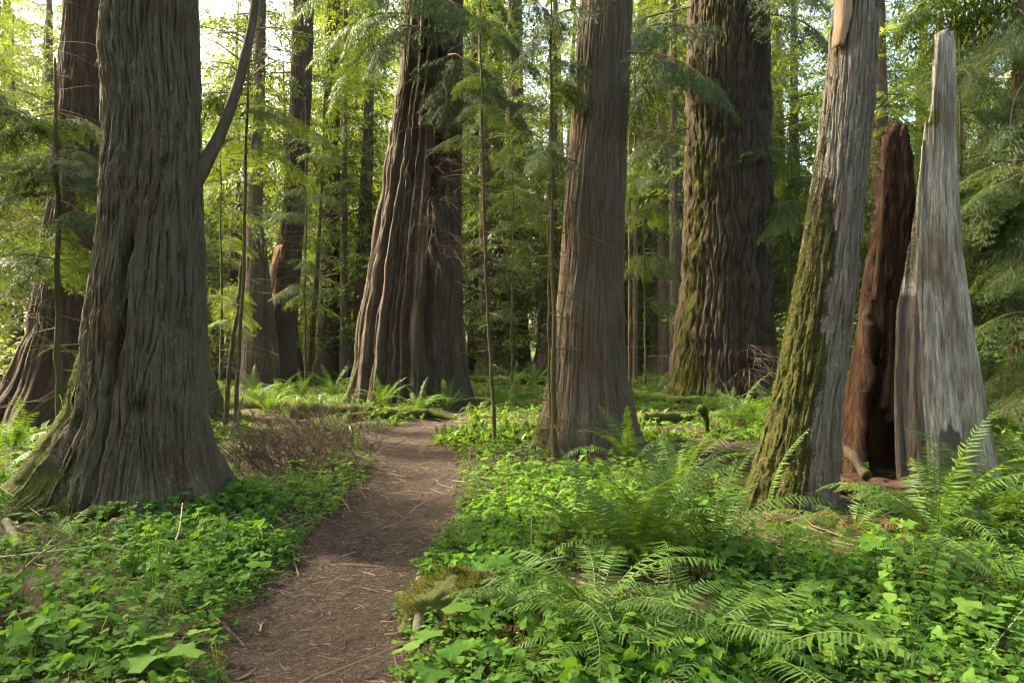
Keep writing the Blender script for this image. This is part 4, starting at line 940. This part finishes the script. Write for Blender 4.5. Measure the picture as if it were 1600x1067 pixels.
fern('small fern in the left plants below the grey cedar', 130, 800, .55, 9, 1, low=True)
fern('small drooping fern left of the mossy fallen branch', 95, 850, .6, 9, 1, low=True)
fern('pale upright fern at the path corner by the mossy log', 505, 690, .80, 7, 2)
fern('fern right of the huge grey cedar roots', 335, 655, .9, 11, 2)
fern('fern behind the dead brush, left of the path', 420, 648, .9, 10, 2)
for i, (px, py, L, lab) in enumerate([(470, 622, 1.1, 'fern below the slanting cedar, left of the log'), (520, 618, 1.2, 'fern below the dark mossy trunk'), (556, 628, 1.1, 'fern at the left foot of the fluted giant'),
        (600, 640, 1.0, 'fern against the roots of the fluted giant'), (655, 646, 1.0, 'fern on the log end beside the path bend'), (500, 640, 1.0, 'fern on the mossy log left of the path'), (440, 618, 1.1, 'fern under the slim pale trunk'),
        (400, 628, 1.1, 'fern left of the slanting cedar base'), (345, 628, 1.0, 'fern half hidden behind the grey cedar'), (788, 640, 1.1, 'fern right of the thin mossy sapling'), (820, 632, 1.1, 'fern left of the straight cedar, in the sun'),
        (748, 622, 1.1, 'fern right of the fluted giant at its foot'), (800, 606, 1.3, 'far fern in the sunny gap, middle of the view'), (762, 600, 1.3, 'far fern nearest the fluted giant in the sunny gap'), (835, 604, 1.3, 'far fern close left of the straight cedar'),
        (700, 640, .9, 'fern at the right foot of the fluted giant'), (1000, 640, 1.1, 'fern right of the straight cedar in the middle distance'), (1025, 622, 1.1, 'fern at the left foot of the mossy fir'), (1225, 640, 1.2, 'fern half behind the leaning snag'),
        (575, 604, 1.2, 'far fern left of the fluted giant'), (30, 660, 1.0, 'fern at the left edge below the dark cedar'), (1530, 606, 1.2, 'far fern right of the silver stump'), (1590, 612, 1.2, 'far fern at the right edge of the frame')]):
    fern(lab, px, py, L, 11, 1)

# ------------------------------------------------------------------ ground cover
def leaf_outline(kind, r):
    if kind == 0:       # palmate, five blunt lobes with toothed edge
        th = np.linspace(-PI*.90, PI*.90, 17); lob = .46+.54*np.abs(np.cos(th*1.5))**.8
        rr = lob*(1+.10*np.where(np.arange(17) % 2, 1, -1))*.54
        P = np.stack([.42+np.cos(th)*rr*1.02, np.sin(th)*rr*1.05], -1); c = (.30, 0)
    elif kind == 1:     # fan-shaped leaflet with wavy outer edge
        th = np.linspace(-.95, .95, 8); rr = .90+.11*np.cos(th*9.9)-.16*np.abs(th)**2
        P = np.vstack([[0, -.02], np.stack([np.cos(th)*rr, np.sin(th)*rr*.95], -1), [0, .02]]); c = (.5, 0)
    else:               # pointed oval
        t = np.linspace(0, 1, 6); wv = .30*np.sin(PI*t**.8)
        P = np.vstack([np.stack([t, -wv], -1), np.stack([t, wv], -1)[::-1][1:-1]]); c = (.45, 0)
    n = len(P)
    V = np.vstack([[c[0], c[1]], P]); z = -.20*((V[:, 0]-.3)**2)-.10*V[:, 1]**2+.10*np.abs(V[:, 1])+.03*r.normal(size=len(V)); z[0] -= .01
    T = [(0, i, i+1) for i in range(1, n)]+[(0, n, 1)]
    return np.column_stack([V, z]), np.array(T)

def plant_template(kind, seed):
    r = np.random.default_rng(seed); mb = MB()
    def stem(a, b, w_=.0022):
        a, b = np.array(a), np.array(b); s = np.cross(b-a, [.3, .5, .8]); s = s/np.linalg.norm(s)*w_; m_ = (a+b)/2+[0, 0, .015]
        mb.add([a-s, a+s, m_+s, m_-s, b+s, b-s], [(0, 1, 2, 3), (3, 2, 4, 5)], None, .85)
    if kind == 0:
        for i in range(r.integers(2, 6)):
            az = i*2.1+r.uniform(-.5, .5); hgt = r.uniform(.07, .20); ou = r.uniform(.02, .09); p = np.array([math.cos(az)*ou, math.sin(az)*ou, hgt]); stem([0, 0, -.02], p)
            V, T = leaf_outline(0, r); s = r.uniform(.065, .125); mb.add(V*s@(rot(0, 0, az)@rot(r.normal()*.3, r.uniform(-.2, .6), 0)).T+p, None, T, np.clip(.5+.2*r.normal(), 0, 1))
    elif kind == 1:
        for i in range(r.integers(1, 3)):
            p = np.array([r.uniform(-.05, .05), r.uniform(-.05, .05), r.uniform(.09, .19)]); stem([0, 0, -.02], p); a0 = r.uniform(0, 6.28); c = np.clip(.5+.2*r.normal(), 0, 1)
            for k in range(3):
                V, T = leaf_outline(1, r); s = r.uniform(.05, .085); mb.add(V*s@(rot(0, 0, a0+k*2.09)@rot(r.normal()*.25, r.uniform(-.15, .45), 0)).T+p, None, T, np.clip(c+.08*r.normal(), 0, 1))
    elif kind == 2:
        az = r.uniform(0, 6.28); p0 = np.array([0, 0, -.02]); L = r.uniform(.16, .30); d3 = np.array([math.cos(az)*.5, math.sin(az)*.5, .8]); tip = d3*L; stem(p0, tip); c = np.clip(.45+.2*r.normal(), 0, 1)
        for k in range(9):
            f = .3+.7*k/8; b = p0+(tip-p0)*f; a2 = az+(1 if k % 2 else -1)*r.uniform(.8, 1.3); 
            if k == 8: a2 = az
            V, T = leaf_outline(2, r); s = r.uniform(.055, .085); mb.add(V*s@(rot(0, 0, a2)@rot(r.normal()*.2, r.uniform(-.15, .3), 0)).T+b, None, T, np.clip(c+.08*r.normal(), 0, 1))
    if kind == 3:       # sprig of tiny round leaves
        for i in range(r.integers(6, 11)):
            az = r.uniform(0, 6.28); p = np.array([r.normal()*.05, r.normal()*.05, r.uniform(.015, .10)]); s = r.uniform(.016, .036); c = np.clip(.55+.2*r.normal(), 0, 1)
            V = np.array([(0, 0, 0), (.5, -.42, .05), (1, 0, -.1), (.5, .42, .05)])*s
            mb.add(V@(rot(0, 0, az)@rot(r.normal()*.3, r.uniform(-.3, .5), 0)).T+p, [(0, 1, 2, 3)], None, c)
        mb.add([(0, 0, 0), (.001, 0, 0), (0, 0, .03)], None, [(0, 1, 2)], .8)
    return mb.arrays()
TPL = [[plant_template(k, 100*k+s) for s in range(10)] for k in range(4)]

def scatter(name, label, pts, kinds, scales, hue, mat):
    VV, QQ, TT, AA = [], [], [], []; n = 0
    for (x, y, z), k, s, hu in zip(pts, kinds, scales, hue):
        V, Q, T, A = TPL[k][RNG.integers(10)]; zs_ = RNG.uniform(.55, 1.7); a = RNG.uniform(0, 6.28); c, sn_ = math.cos(a)*s, math.sin(a)*s
        W = np.column_stack([V[:, 0]*c-V[:, 1]*sn_+x, V[:, 0]*sn_+V[:, 1]*c+y, V[:, 2]*s*zs_+z])
        VV.append(W); QQ.append(Q+n); TT.append(T+n); AA.append(np.clip(A+hu, 0, 1)); n += len(V)
    me = make_mesh(name, np.concatenate(VV), np.concatenate(QQ), np.concatenate(TT), {'rnd': np.concatenate(AA)}, True); me.materials.append(M[mat])
    o = link(name, me); o['kind'] = 'stuff'; o['label'] = label
    return o

TRUNKS = [(tA.location.x, tA.location.y, .80), (tI.location.x, tI.location.y, .72), (tL.location.x, tL.location.y, .52), (tM.location.x, tM.location.y, .75), (tF.location.x, tF.location.y, 1.7), (tJ.location.x, tJ.location.y, 1.7)]
def cover():
    N = 36000
    d = np.concatenate([RNG.uniform(2.2, 8.5, N//2), np.sqrt(RNG.uniform(4**2, 19**2, N-N//2))]); a = RNG.uniform(-.72, .72, N); x = np.tan(a)*d; y = d
    px = CX+x/y*F; py = HY+H/y*F
    o = path_out(x, y)
    keep = o > -.05+.14*RNG.random(N)
    # bare places: around the dead brush, foot of the snag and stump, behind the grey cedar, foot of straight cedar
    def blob(cx_, cy_, sx, sy): return np.exp(-((px-cx_)/sx)**2-((py-cy_)/sy)**2)
    bare = .95*blob(455, 700, 105, 42)+.95*blob(1250, 835, 170, 42)+.9*blob(1420, 800, 160, 60)+.9*blob(1110, 730, 90, 60)+.9*blob(930, 720, 110, 22)+.55*blob(40, 880, 90, 55)+.3*blob(160, 920, 90, 30)+1.0*blob(1000, 965, 190, 75)+.8*blob(390, 700, 70, 40)+.25*blob(80, 720, 140, 60)
    patch = pn(x*.9, y*.9, 3)*.45+pn(x*2.4, y*2.4, 6)*.38
    left = px < 500
    dens = np.where(left, .66, .92)+patch*1.25-bare*1.2
    dens = np.where(y > 12, dens*.55, dens); dens = np.where((y > 11.3) & left, dens-.35, dens)
    dens = np.where(y > 7, dens*.7, dens)
    # thin out with distance so the count falls where the leaves shrink
    keep &= RNG.random(N) < dens
    for (tx, ty, tr) in TRUNKS: keep &= np.hypot(x-tx, y-ty) > tr*.95
    x, y, o, px, py = x[keep], y[keep], o[keep], px[keep], py[keep]; z = gh(x, y)
    q = pn(x*.7, y*.7, 12)+.5*RNG.normal(size=len(x))*.5
    kinds = np.where(q > .05, 0, 1); right = (px > 1180) & (py > 880)
    kinds = np.where(right & (RNG.random(len(x)) < .45), 2, kinds); kinds = np.where(RNG.random(len(x)) < .06, 2, kinds)
    kinds = np.where((px > 690) & (py < 900) & (px < 1000) & (RNG.random(len(x)) < .7), 1, kinds)
    kinds = np.where(RNG.random(len(x)) < .30, 3, kinds); kinds = np.where(RNG.random(len(x)) < .10, 2, kinds)
    s = RNG.uniform(.30, .82, len(x))*np.where(kinds == 3, 1.3, 1)*np.where(o < .25, .75, 1); s = s*np.where(y > 8, 1.2, 1)
    hue = .10*RNG.normal(size=len(x))+np.where(px < 450, -.10, 0)+.26*pn(x*.8, y*.8, 20)+np.where((px > 660) & (py < 900), .12, 0)  # left-hand leaves darkened: the dimmer light there is put into their colour
    scatter('ground_cover', 'dense low green leafy plants covering the forest floor beside the path', np.stack([x, y, z], -1), kinds, s, hue, 'herb')
cover()

def low_greenery():
    r = np.random.default_rng(21); N = 18000
    d = np.concatenate([np.sqrt(r.uniform(2.4**2, 12**2, N//2)), np.sqrt(r.uniform(11**2, 42**2, N//2))]); x = np.tan(r.uniform(-.74, .74, N))*d; o = path_out(x, d)
    k = (o > .05) & (r.random(N) < .55+.9*pn(x*.5, d*.5, 31)+.15*(d > 12))
    for (tx, ty, tr) in TRUNKS: k &= np.hypot(x-tx, d-ty) > tr*.9
    x, y = x[k], d[k]; z = gh(x, y); n = len(x); m = 7
    sc = np.where(y < 11, r.uniform(.03, .08, n), r.uniform(.12, .34, n))
    az = r.uniform(0, 6.28, (n, m)); el = r.uniform(.15, 1.3, (n, m)); L = sc[:, None]*r.uniform(.5, 1.2, (n, m)); w_ = L*r.uniform(.10, .22, (n, m))
    dr = np.stack([np.cos(az)*np.cos(el), np.sin(az)*np.cos(el), np.sin(el)], -1); sd = np.stack([-np.sin(az), np.cos(az), 0*az], -1)
    b = np.stack([x, y, z], -1)[:, None]+r.normal(size=(n, m, 3))*sc[:, None, None]*[.35, .35, .02]
    tip = b+dr*L[..., None]-np.array([0, 0, .25])*L[..., None]
    V = np.stack([b, b+dr*L[..., None]*.5+sd*w_[..., None], tip, b+dr*L[..., None]*.5-sd*w_[..., None]], 2).reshape(-1, 3)
    hue = np.repeat(np.clip(.45+.15*r.normal(size=n)+np.where(y > 11, .25, 0), 0, 1), m*4)
    me = make_mesh('low_greenery', V, np.arange(len(V)).reshape(-1, 4), None, {'rnd': hue}, False); me.materials.append(M['fern'])
    o = link('low_greenery', me); o['kind'] = 'stuff'; o['label'] = 'small green sprouts and low leaves across the forest floor'
low_greenery()

# larger plants that stand out singly in the foreground; each leaf its own part
LEAF = []
for k in range(3):
    ms_ = []
    for s in range(4):
        V, T = leaf_outline(k, np.random.default_rng(500+10*k+s)); me = make_mesh('leaf', V, None, T, {'rnd': np.full(len(V), .35+.15*s)}); me.materials.append(M['herb']); ms_.append(me)
    LEAF.append(ms_)
def big_plant(label, px, py, kind, hgt, nleaf, ls, seed, name='leafy_plant'):
    x, y, z = gp(px, py); r = random.Random(seed); t = thing(name, label, 'plant', (x, y, z), 0)
    st = MB()
    if kind == 2:       # upright stem with paired oval leaflets
        ln = (r.uniform(-.08, .08), r.uniform(-.08, .04)); ax = curve([(0, 0, -.03), (ln[0]*.3, ln[1]*.3, hgt*.5), (ln[0], ln[1], hgt)], 12); st.add(*tube(ax, np.linspace(.005, .002, 12), 5))
        for i in range(nleaf):
            f = .35+.65*(i//2)/max(1, (nleaf//2)); p = ax[min(11, int(f*11))]; az = (0 if i % 2 else PI)+r.uniform(-.35, .35)+seed
            link('leaf', LEAF[2][r.randrange(4)], t, tuple(p), (r.uniform(-.2, .2), r.uniform(-.2, .25), az), ls*r.uniform(.8, 1.15)*(1.1-.4*f))
    else:
        for i in range(nleaf):
            az = i*2.4+seed; hh = hgt*r.uniform(.6, 1.1); ou = r.uniform(.03, .11); p = np.array([math.cos(az)*ou, math.sin(az)*ou, hh]); st.add(*tube([(0, 0, -.03), p*.55+[0, 0, .02], p], [.003, .0025, .002], 4, False), rnd=.8)
            link('leaf', LEAF[kind][r.randrange(4)], t, tuple(p), (r.uniform(-.25, .25), r.uniform(0, .45), az), ls*r.uniform(.75, 1.2))
    link('stem', st.mesh('stem', M['herb']), t)
for i, a in enumerate([('tall plant with paired oval leaves on a yellow stem, bottom right', 1395, 1010, 2, .62, 18, .125), ('paired-leaf plant leaning beside the yellow-stemmed tall one', 1450, 985, 2, .45, 16, .11), ('broad lobed leaf plant in front of the tall paired-leaf stem', 1320, 1058, 0, .20, 5, .17),
        ('pale lobed leaf plant below the single bright frond', 1260, 900, 0, .22, 5, .16), ('broad leaf plant just right of the mossy rock', 745, 1000, 0, .20, 6, .15), ('large-leaved plant touching the front of the mossy rock', 690, 1050, 0, .16, 6, .16), ('lobed leaf plant rising behind the mossy rock', 765, 930, 0, .26, 5, .17),
        ('broad pale leaf plant at the lower left, away from the path', 110, 1020, 0, .18, 4, .20), ('fan-leaved plant on the left verge beside the path', 395, 905, 1, .18, 6, .12), ('lobed plant at the bottom left by the path edge', 255, 1062, 0, .17, 6, .15), ('small leafy plant against the base of the grey cedar', 280, 808, 0, .22, 4, .12),
        ('glossy paired-leaf plant at the very bottom, right of the drooping fern', 1240, 1045, 2, .30, 14, .10), ('lobed bright plant under the browning snag fern', 1370, 900, 0, .20, 5, .15), ('lobed leaf plant in the right edge patch', 1520, 1000, 0, .22, 5, .16), ('paired-leaf plant near the lower right corner', 1560, 1050, 2, .40, 14, .11),
        ('pale leaf plant between the tall central fern and the snag', 1170, 905, 0, .20, 5, .14)]):
    big_plant(*a, seed=i+1)

# ------------------------------------------------------------------ logs, rock, roots, sticks
def lump(name, label, cat, px, py, sx, sy, sz, mat, seed, parts=None, amp=.22):
    x, y, z = gp(px, py)
    u = np.linspace(0, 2*PI, 56, endpoint=False); v = np.linspace(-.35*PI, .5*PI, 34); U, W = np.meshgrid(u, v)
    P = np.stack([np.cos(U)*np.cos(W), np.sin(U)*np.cos(W), np.sin(W)], -1).reshape(-1, 3)
    k = 1+amp*pn(P[:, 0]*1.6, P[:, 1]*1.6, P[:, 2]*1.6, seed)+amp*.5*pn(P[:, 0]*4, P[:, 1]*4, P[:, 2]*4, seed)+amp*.22*pn(P[:, 0]*13, P[:, 1]*13, P[:, 2]*13, seed)
    P = P*k[:, None]*[sx, sy, sz]; n, m = U.shape
    i = np.arange(n-1)[:, None]*m; j = np.arange(m)[None]; q = (j+1) % m
    me = make_mesh(name, P, np.stack([i+j, i+q, i+m+q, i+m+j], -1).reshape(-1, 4)); me.materials.append(M[mat]); return me, (x, y, z)
rk, rl = lump('mossy_rock', '', '', 712, 962, .34, .28, .22, 'mound', 3, amp=.24)
rock = thing('mossy_stump', 'low moss-cushioned stump at the right edge of the path', 'stump', rl)
link('moss_cushion', rk, rock, (0, 0, .02))
co = np.zeros(len(rk.vertices)*3); rk.vertices.foreach_get('co', co); co = co.reshape(-1, 3); nn = co/np.linalg.norm(co, axis=1)[:, None]; up = (nn[:, 2] > .15) & (pn(co[:, 0]*5, co[:, 1]*5, co[:, 2]*5, 2) > -.22)
V, T, A = fuzz(8000, (co[up]+[0, 0, .02], nn[up]), 1); mb = MB(); mb.add(V, None, T, A); link('moss_shoots', mb.mesh('moss_shoots', M['moss_shoot'], False), rock)
hk, hl = lump('rotten_wood_heap', '', '', 1352, 772, .55, .35, .16, 'rotten', 8, amp=.35)
tag(link('rotten_wood_heap', hk, None, hl), 'red-brown heap of rotted wood between the snag and the stump', 'wood')
mb = MB()
for (x0, y0, x1, y1, ra) in [(690, 975, 640, 985, .055), (668, 960, 645, 1010, .05), (660, 940, 640, 962, .05)]:
    a, b = np.array(gp(x0, y0))-np.array(rl), np.array(gp(x1, y1))-np.array(rl); cvv = curve([a+[0, 0, .14], (a+b)/2+[0, 0, .09], b+[0, 0, -.03]], 18); mb.add(*tube(cvv, np.linspace(ra, ra*.5, 18)*(1+.25*pn(np.linspace(0, 5, 18), x0, 0)), 9))
link('root', mb.mesh('root', M['log_grey']), rock)

def glog(name, label, cat, p0, p1, r0, r1, mat, seed, lift=(0, 0), **kw):
    a, b = np.array(gp(*p0)), np.array(gp(*p1)); a[2] += r0*.6+lift[0]; b[2] += r1*.6+lift[1]
    return log(name, label, cat, a, b, r0, r1, mat, seed, **kw)
glog('fallen_log', 'mossy fallen log lying left of the path bend', 'log', (455, 655), (668, 652), .20, .14, 'moss', 1, n=70)
glog('fallen_log', 'shorter mossy log in front of the fluted giant', 'log', (540, 662), (640, 655), .13, .11, 'moss', 2, n=50)
glog('tree_root', 'mossy root crossing beside the bend of the path', 'root', (640, 650), (712, 654), .13, .05, 'moss', 3, n=30)
glog('fallen_log', 'far mossy log across the sunny gap', 'log', (715, 604), (850, 603), .22, .20, 'moss', 4, n=60)
glog('fallen_log', 'mossy log leading left behind the slim sapling', 'log', (310, 640), (470, 645), .17, .14, 'moss', 5, n=50)
glog('fallen_log', 'yellow-mossed branch wood right of the straight cedar', 'log', (985, 632), (1095, 642), .13, .08, 'moss', 6, n=40, lift=(.15, .1))
glog('fallen_log', 'dark rotten log behind the arching fern', 'log', (1000, 668), (1075, 660), .15, .12, 'mound', 7, n=40)
glog('fallen_log', 'raised mossy log far right beyond the stump', 'log', (1490, 592), (1680, 600), .40, .34, 'moss', 8, n=60, lift=(.7, .4))
glog('fallen_log', 'bleached log far behind the grey cedar', 'log', (318, 598), (372, 594), .35, .25, 'log_grey', 9, n=30)
glog('fallen_log', 'mossy log at the left edge behind the cedar root', 'log', (-30, 678), (75, 668), .16, .12, 'moss', 10, n=40)
glog('fallen_branch', 'thick moss-covered branch lying below the grey cedar', 'branch', (118, 838), (222, 802), .055, .035, 'moss', 11, n=40, bend=.05, lift=(.05, .05))
glog('fallen_branch', 'short broken branch with mossy end at the left edge', 'branch', (10, 838), (34, 872), .035, .04, 'log_grey', 12, n=20, lift=(.08, .02))
glog('fallen_branch', 'rotten wood lump behind the mossy fallen branch', 'branch', (175, 835), (240, 838), .045, .03, 'log_grey', 13, n=24)
# mossy stub bending over in the shade
x, y, z = gp(1104, 690); mb = MB()
cvv = curve([(0, 0, -.05), (.0, 0, .2), (-.03, 0, .36), (-.09, -.02, .46), (-.16, -.02, .47)], 30); mb.add(*tube(cvv, np.interp(np.linspace(0, 1, 30), [0, .4, .75, 1], [.04, .05, .085, .05])*(1+.25*pn(np.linspace(0, 8, 30), 1, 0)), 12))
tag(link('mossy_stub', mb.mesh('mossy_stub', M['moss']), None, (x, y, z)), 'small moss-draped stub bent over before the fir', 'stump')

def stick(label, pxs, r0, mat='twig_pale', lift=.03, seed=0, fork=2, name='fallen_stick', heights=None):
    P = []
    for i, (px, py) in enumerate(pxs):
        g = np.array(gp(px, py)); g[2] += lift if heights is None else heights[i]; P.append(g)
    cv = curve(P, 24); r = random.Random(seed); c0 = cv[0].copy(); mb = MB(); mb.add(*tube(cv-c0, np.linspace(r0, r0*.4, 24)*(1+.2*pn(np.linspace(0, 9, 24), seed, 0)), 6))
    L = np.linalg.norm(cv[-1]-cv[0])
    for i in range(fork):
        k = r.randint(6, 20); e = (cv[k+1]-cv[k]); e = e/np.linalg.norm(e)+np.array([r.uniform(-.9, .9), r.uniform(-.9, .9), r.uniform(-.1, .4)]); e /= np.linalg.norm(e); l = L*r.uniform(.12, .3)
        mb.add(*tube([cv[k]-c0, cv[k]-c0+e*l*.5, cv[k]-c0+e*l+[0, 0, -.01]], [r0*.5, r0*.35, r0*.15], 5))
    return tag(link(name, mb.mesh(name, M[mat]), None, tuple(c0)), label, 'stick')
stick('pale curved twig standing out in the left plants', [(246, 926), (262, 905), (280, 880), (286, 850)], .009, heights=[.05, .12, .2, .28], seed=1)
stick('long pale stick across the left plants from the frame edge', [(-10, 905), (60, 905), (130, 900), (205, 885)], .008, heights=[.12, .14, .15, .12], seed=2)
stick('yellowish mossy stick slanting up from the left edge', [(-5, 960), (30, 935), (70, 912), (115, 895)], .012, 'twig_moss', heights=[.05, .1, .17, .2], seed=3)
stick('short silvery twig left of the mossy fallen branch', [(62, 890), (82, 872), (106, 860)], .007, heights=[.05, .1, .12], seed=4, fork=0)
stick('arched thin stick over the mossy fallen branch', [(110, 830), (150, 820), (192, 806)], .006, heights=[.06, .14, .1], seed=5, fork=0)
stick('dark twig lying across the near path', [(458, 948), (490, 938), (522, 928)], .007, 'twig', .03, 6)
stick('thin twig on the path near the left verge', [(420, 918), (470, 914), (500, 918)], .005, 'twig', .02, 7, 1)
stick('bent dark twig on the path by the bend', [(520, 765), (550, 745), (586, 722)], .012, 'twig', .04, 8, 2)
stick('small dark twig on the sunny far path', [(575, 702), (590, 697), (603, 699)], .014, 'twig', .03, 9, 0)
stick('curled pale twig at the bottom of the path', [(528, 975), (536, 985), (540, 998)], .004, 'twig_pale', .02, 10, 0)
stick('pale dry stalk standing in the green patch right of the path', [(829, 905), (830, 903), (831, 902)], .004, 'twig_pale', seed=11, fork=0, heights=[0, .22, .42], name='dry_stalk')
stick('grey stick lying behind the mossy rock', [(830, 925), (855, 920), (884, 916)], .010, 'twig_pale', .12, 12, 1)
stick('dark stick end on the left verge of the path', [(350, 985), (375, 992), (400, 1010)], .007, 'twig', .03, 13, 1)
stick('pale branch litter below the mossy stub', [(1080, 742), (1120, 722), (1152, 700)], .012, 'twig_pale', .05, 14, 4)
stick('reddish wood sliver at the left foot of the snag', [(1158, 742), (1168, 728), (1178, 716)], .02, 'orange_wood', .06, 15, 0)
stick('pale slanting branch beyond the silver stump', [(1524, 575), (1536, 590), (1550, 604)], .06, 'twig_pale', seed=16, fork=0, heights=[1.1, .6, .15])
stick('grass-like pale stem at the lower right corner', [(1545, 1062), (1575, 1045), (1600, 1030)], .005, 'twig_pale', seed=17, fork=0, heights=[.1, .16, .22])
stick('short dark peg standing by the sunny plants', [(735, 722), (735, 721), (735, 720)], .016, 'twig', seed=18, fork=0, heights=[-.05, .1, .22], name='dead_stalk')

# dead brush left of the path
def dead_brush():
    x, y, z = gp(455, 745); t = thing('dead_shrub', 'brown leafless brush left of the path', 'shrub', (x, y, z)); r = random.Random(9)
    mb = MB()
    for i in range(330):
        a = r.uniform(0, 6.28); p = np.array([r.gauss(-.05, .42), r.gauss(.5, .5), r.uniform(-.02, .25)]); e = np.array([math.cos(a), math.sin(a)*.7, r.uniform(.4, 1.9)]); e /= np.linalg.norm(e); q = [p]; l = r.uniform(.4, 1.1)
        for s in range(5): e = e+np.array([r.uniform(-.3, .3), r.uniform(-.3, .3), r.uniform(-.28, .1)]); e /= np.linalg.norm(e); q.append(q[-1]+e*l/5)
        mb.add(*tube(q, np.linspace(.006, .0018, 6), 3, False))
        for s in range(5):
            k = r.randint(1, 4); f = e+np.array([r.uniform(-1, 1), r.uniform(-1, 1), r.uniform(-.7, .5)]); f /= np.linalg.norm(f); mb.add(*tube([q[k], q[k]+f*.07, q[k]+f*.16-[0, 0, .02]], [.0026, .002, .001], 3, False))
    link('twigs', mb.mesh('twigs', M['twig_dark']), t)
    b = np.array([x, y, z])
    for (pts, ra) in [([(437, 770), (425, 745), (398, 722), (378, 690), (372, 655), (380, 620)], .030), ([(400, 724), (382, 715), (366, 690), (362, 660)], .014), ([(425, 745), (420, 722), (418, 708)], .016), ([(452, 748), (448, 715), (440, 690)], .010)]:
        y0 = y-.25; cvv = curve([wp(px, py, y0)-b for px, py in pts], 26); m2 = MB(); m2.add(*tube(cvv, np.linspace(ra, ra*.35, 26)*(1+.2*pn(np.linspace(0, 7, 26), pts[0][0], 0)), 7)); link('bare_branch', m2.mesh('bare_branch', M['twig']), t)
dead_brush()

# ------------------------------------------------------------------ litter: needles, twigs, flakes
def litter():
    r = np.random.default_rng(8)
    def pieces(n, dmin, dmax, onpath, lmin, lmax):
        d = np.sqrt(r.uniform(dmin**2, dmax**2, n*6)); x = np.tan(r.uniform(-.72, .72, n*6))*d; o = path_out(x, d); k = (o < .05) if onpath else (o > -.02); x, y = x[k][:n], d[k][:n]
        z = np.where(path_out(x, y) < .03, base_h(x, y)-.045+.012+.004, gh(x, y)+.012) if onpath else gh(x, y)+.012
        if onpath:
            l_, r_ = path_lr(y); tt = np.clip((x-l_)/(r_-l_), 0, 1); z = base_h(x, y)-.045+.012*pn(x*3, y*3, 1)+.009*pn(x*11, y*11, 2)-.03*np.sin(PI*tt)+.03+.003
            z = np.where(path_out(x, y) > 0, gh(x, y)+.01, z)
        m = len(x); a = r.uniform(0, PI, m); L = r.uniform(lmin, lmax, m)*np.exp(.4*r.normal(size=m)); wdt = np.clip(L*.035, .0012, .0045)*r.uniform(.6, 1.4, m); tl = .12*r.normal(size=m); bd = .12*L*r.normal(size=m)
        dx, dy = np.cos(a), np.sin(a); V = np.zeros((m, 9, 3))
        for i, f in enumerate((-.5, 0, .5)):
            cx_ = x+dx*L*f+(-dy)*(bd if i == 1 else 0); cy_ = y+dy*L*f+dx*(bd if i == 1 else 0); cz = z+np.abs(tl)*L*(f+.5)
            tap = (1, .85, .4)[i]
            V[:, i*3] = np.stack([cx_-dy*wdt*tap, cy_+dx*wdt*tap, cz], -1); V[:, i*3+1] = np.stack([cx_, cy_, cz+wdt*1.5*tap], -1); V[:, i*3+2] = np.stack([cx_+dy*wdt*tap, cy_-dx*wdt*tap, cz], -1)
        Q = np.array([(0, 1, 4, 3), (1, 2, 5, 4), (3, 4, 7, 6), (4, 5, 8, 7)]); Q = (np.arange(m)[:, None, None]*9+Q).reshape(-1, 4)
        return V.reshape(-1, 3), Q, np.repeat(np.clip(r.normal(.5, .27, m), 0, 1), 9)
    mb = MB()
    for a in [(6500, 2.4, 6, True, .008, .035), (3000, 6, 15, True, .015, .06), (420, 2.4, 14, True, .05, .16), (60, 2.4, 14, True, .15, .35)]: V, Q, A = pieces(*a); mb.add(V, Q, None, A)
    o = link('path_litter', mb.mesh('path_litter', M['litter'])); o['kind'] = 'stuff'; o['label'] = 'dry needles and twig bits strewn over the path'
    mb = MB()
    for a in [(3600, 2.4, 8, False, .03, .12), (3400, 8, 20, False, .06, .25), (700, 3, 20, False, .2, .7)]: V, Q, A = pieces(*a); mb.add(V, Q, None, A)
    o = link('forest_litter', mb.mesh('forest_litter', M['litter'])); o['kind'] = 'stuff'; o['label'] = 'dead twigs and needles lying on the forest floor'
litter()

# ------------------------------------------------------------------ faint sunlit haze between the far trees
def haze():
    x0, x1, y0, y1, z0, z1 = -312., 312., -30., 316., -3., 78.
    V = [(x0, y0, z0), (x1, y0, z0), (x1, y1, z0), (x0, y1, z0), (x0, y0, z1), (x1, y0, z1), (x1, y1, z1), (x0, y1, z1)]
    me = make_mesh('haze', V, [(0, 3, 2, 1), (4, 5, 6, 7), (0, 1, 5, 4), (1, 2, 6, 5), (2, 3, 7, 6), (3, 0, 4, 7)], None, None, False)
    m, t, o = newmat('haze'); v = t.nodes.new('ShaderNodeVolumePrincipled'); v.inputs['Density'].default_value = HAZE
    v.inputs['Color'].default_value = (.93, .95, .88, 1); v.inputs['Anisotropy'].default_value = .3
    t.links.new(v.outputs[0], o.inputs['Volume']); me.materials.append(m)
    h = link('haze', me); h['kind'] = 'stuff'; h['label'] = 'faint pale haze in the air between the trees'
HAZE = .00010
haze()
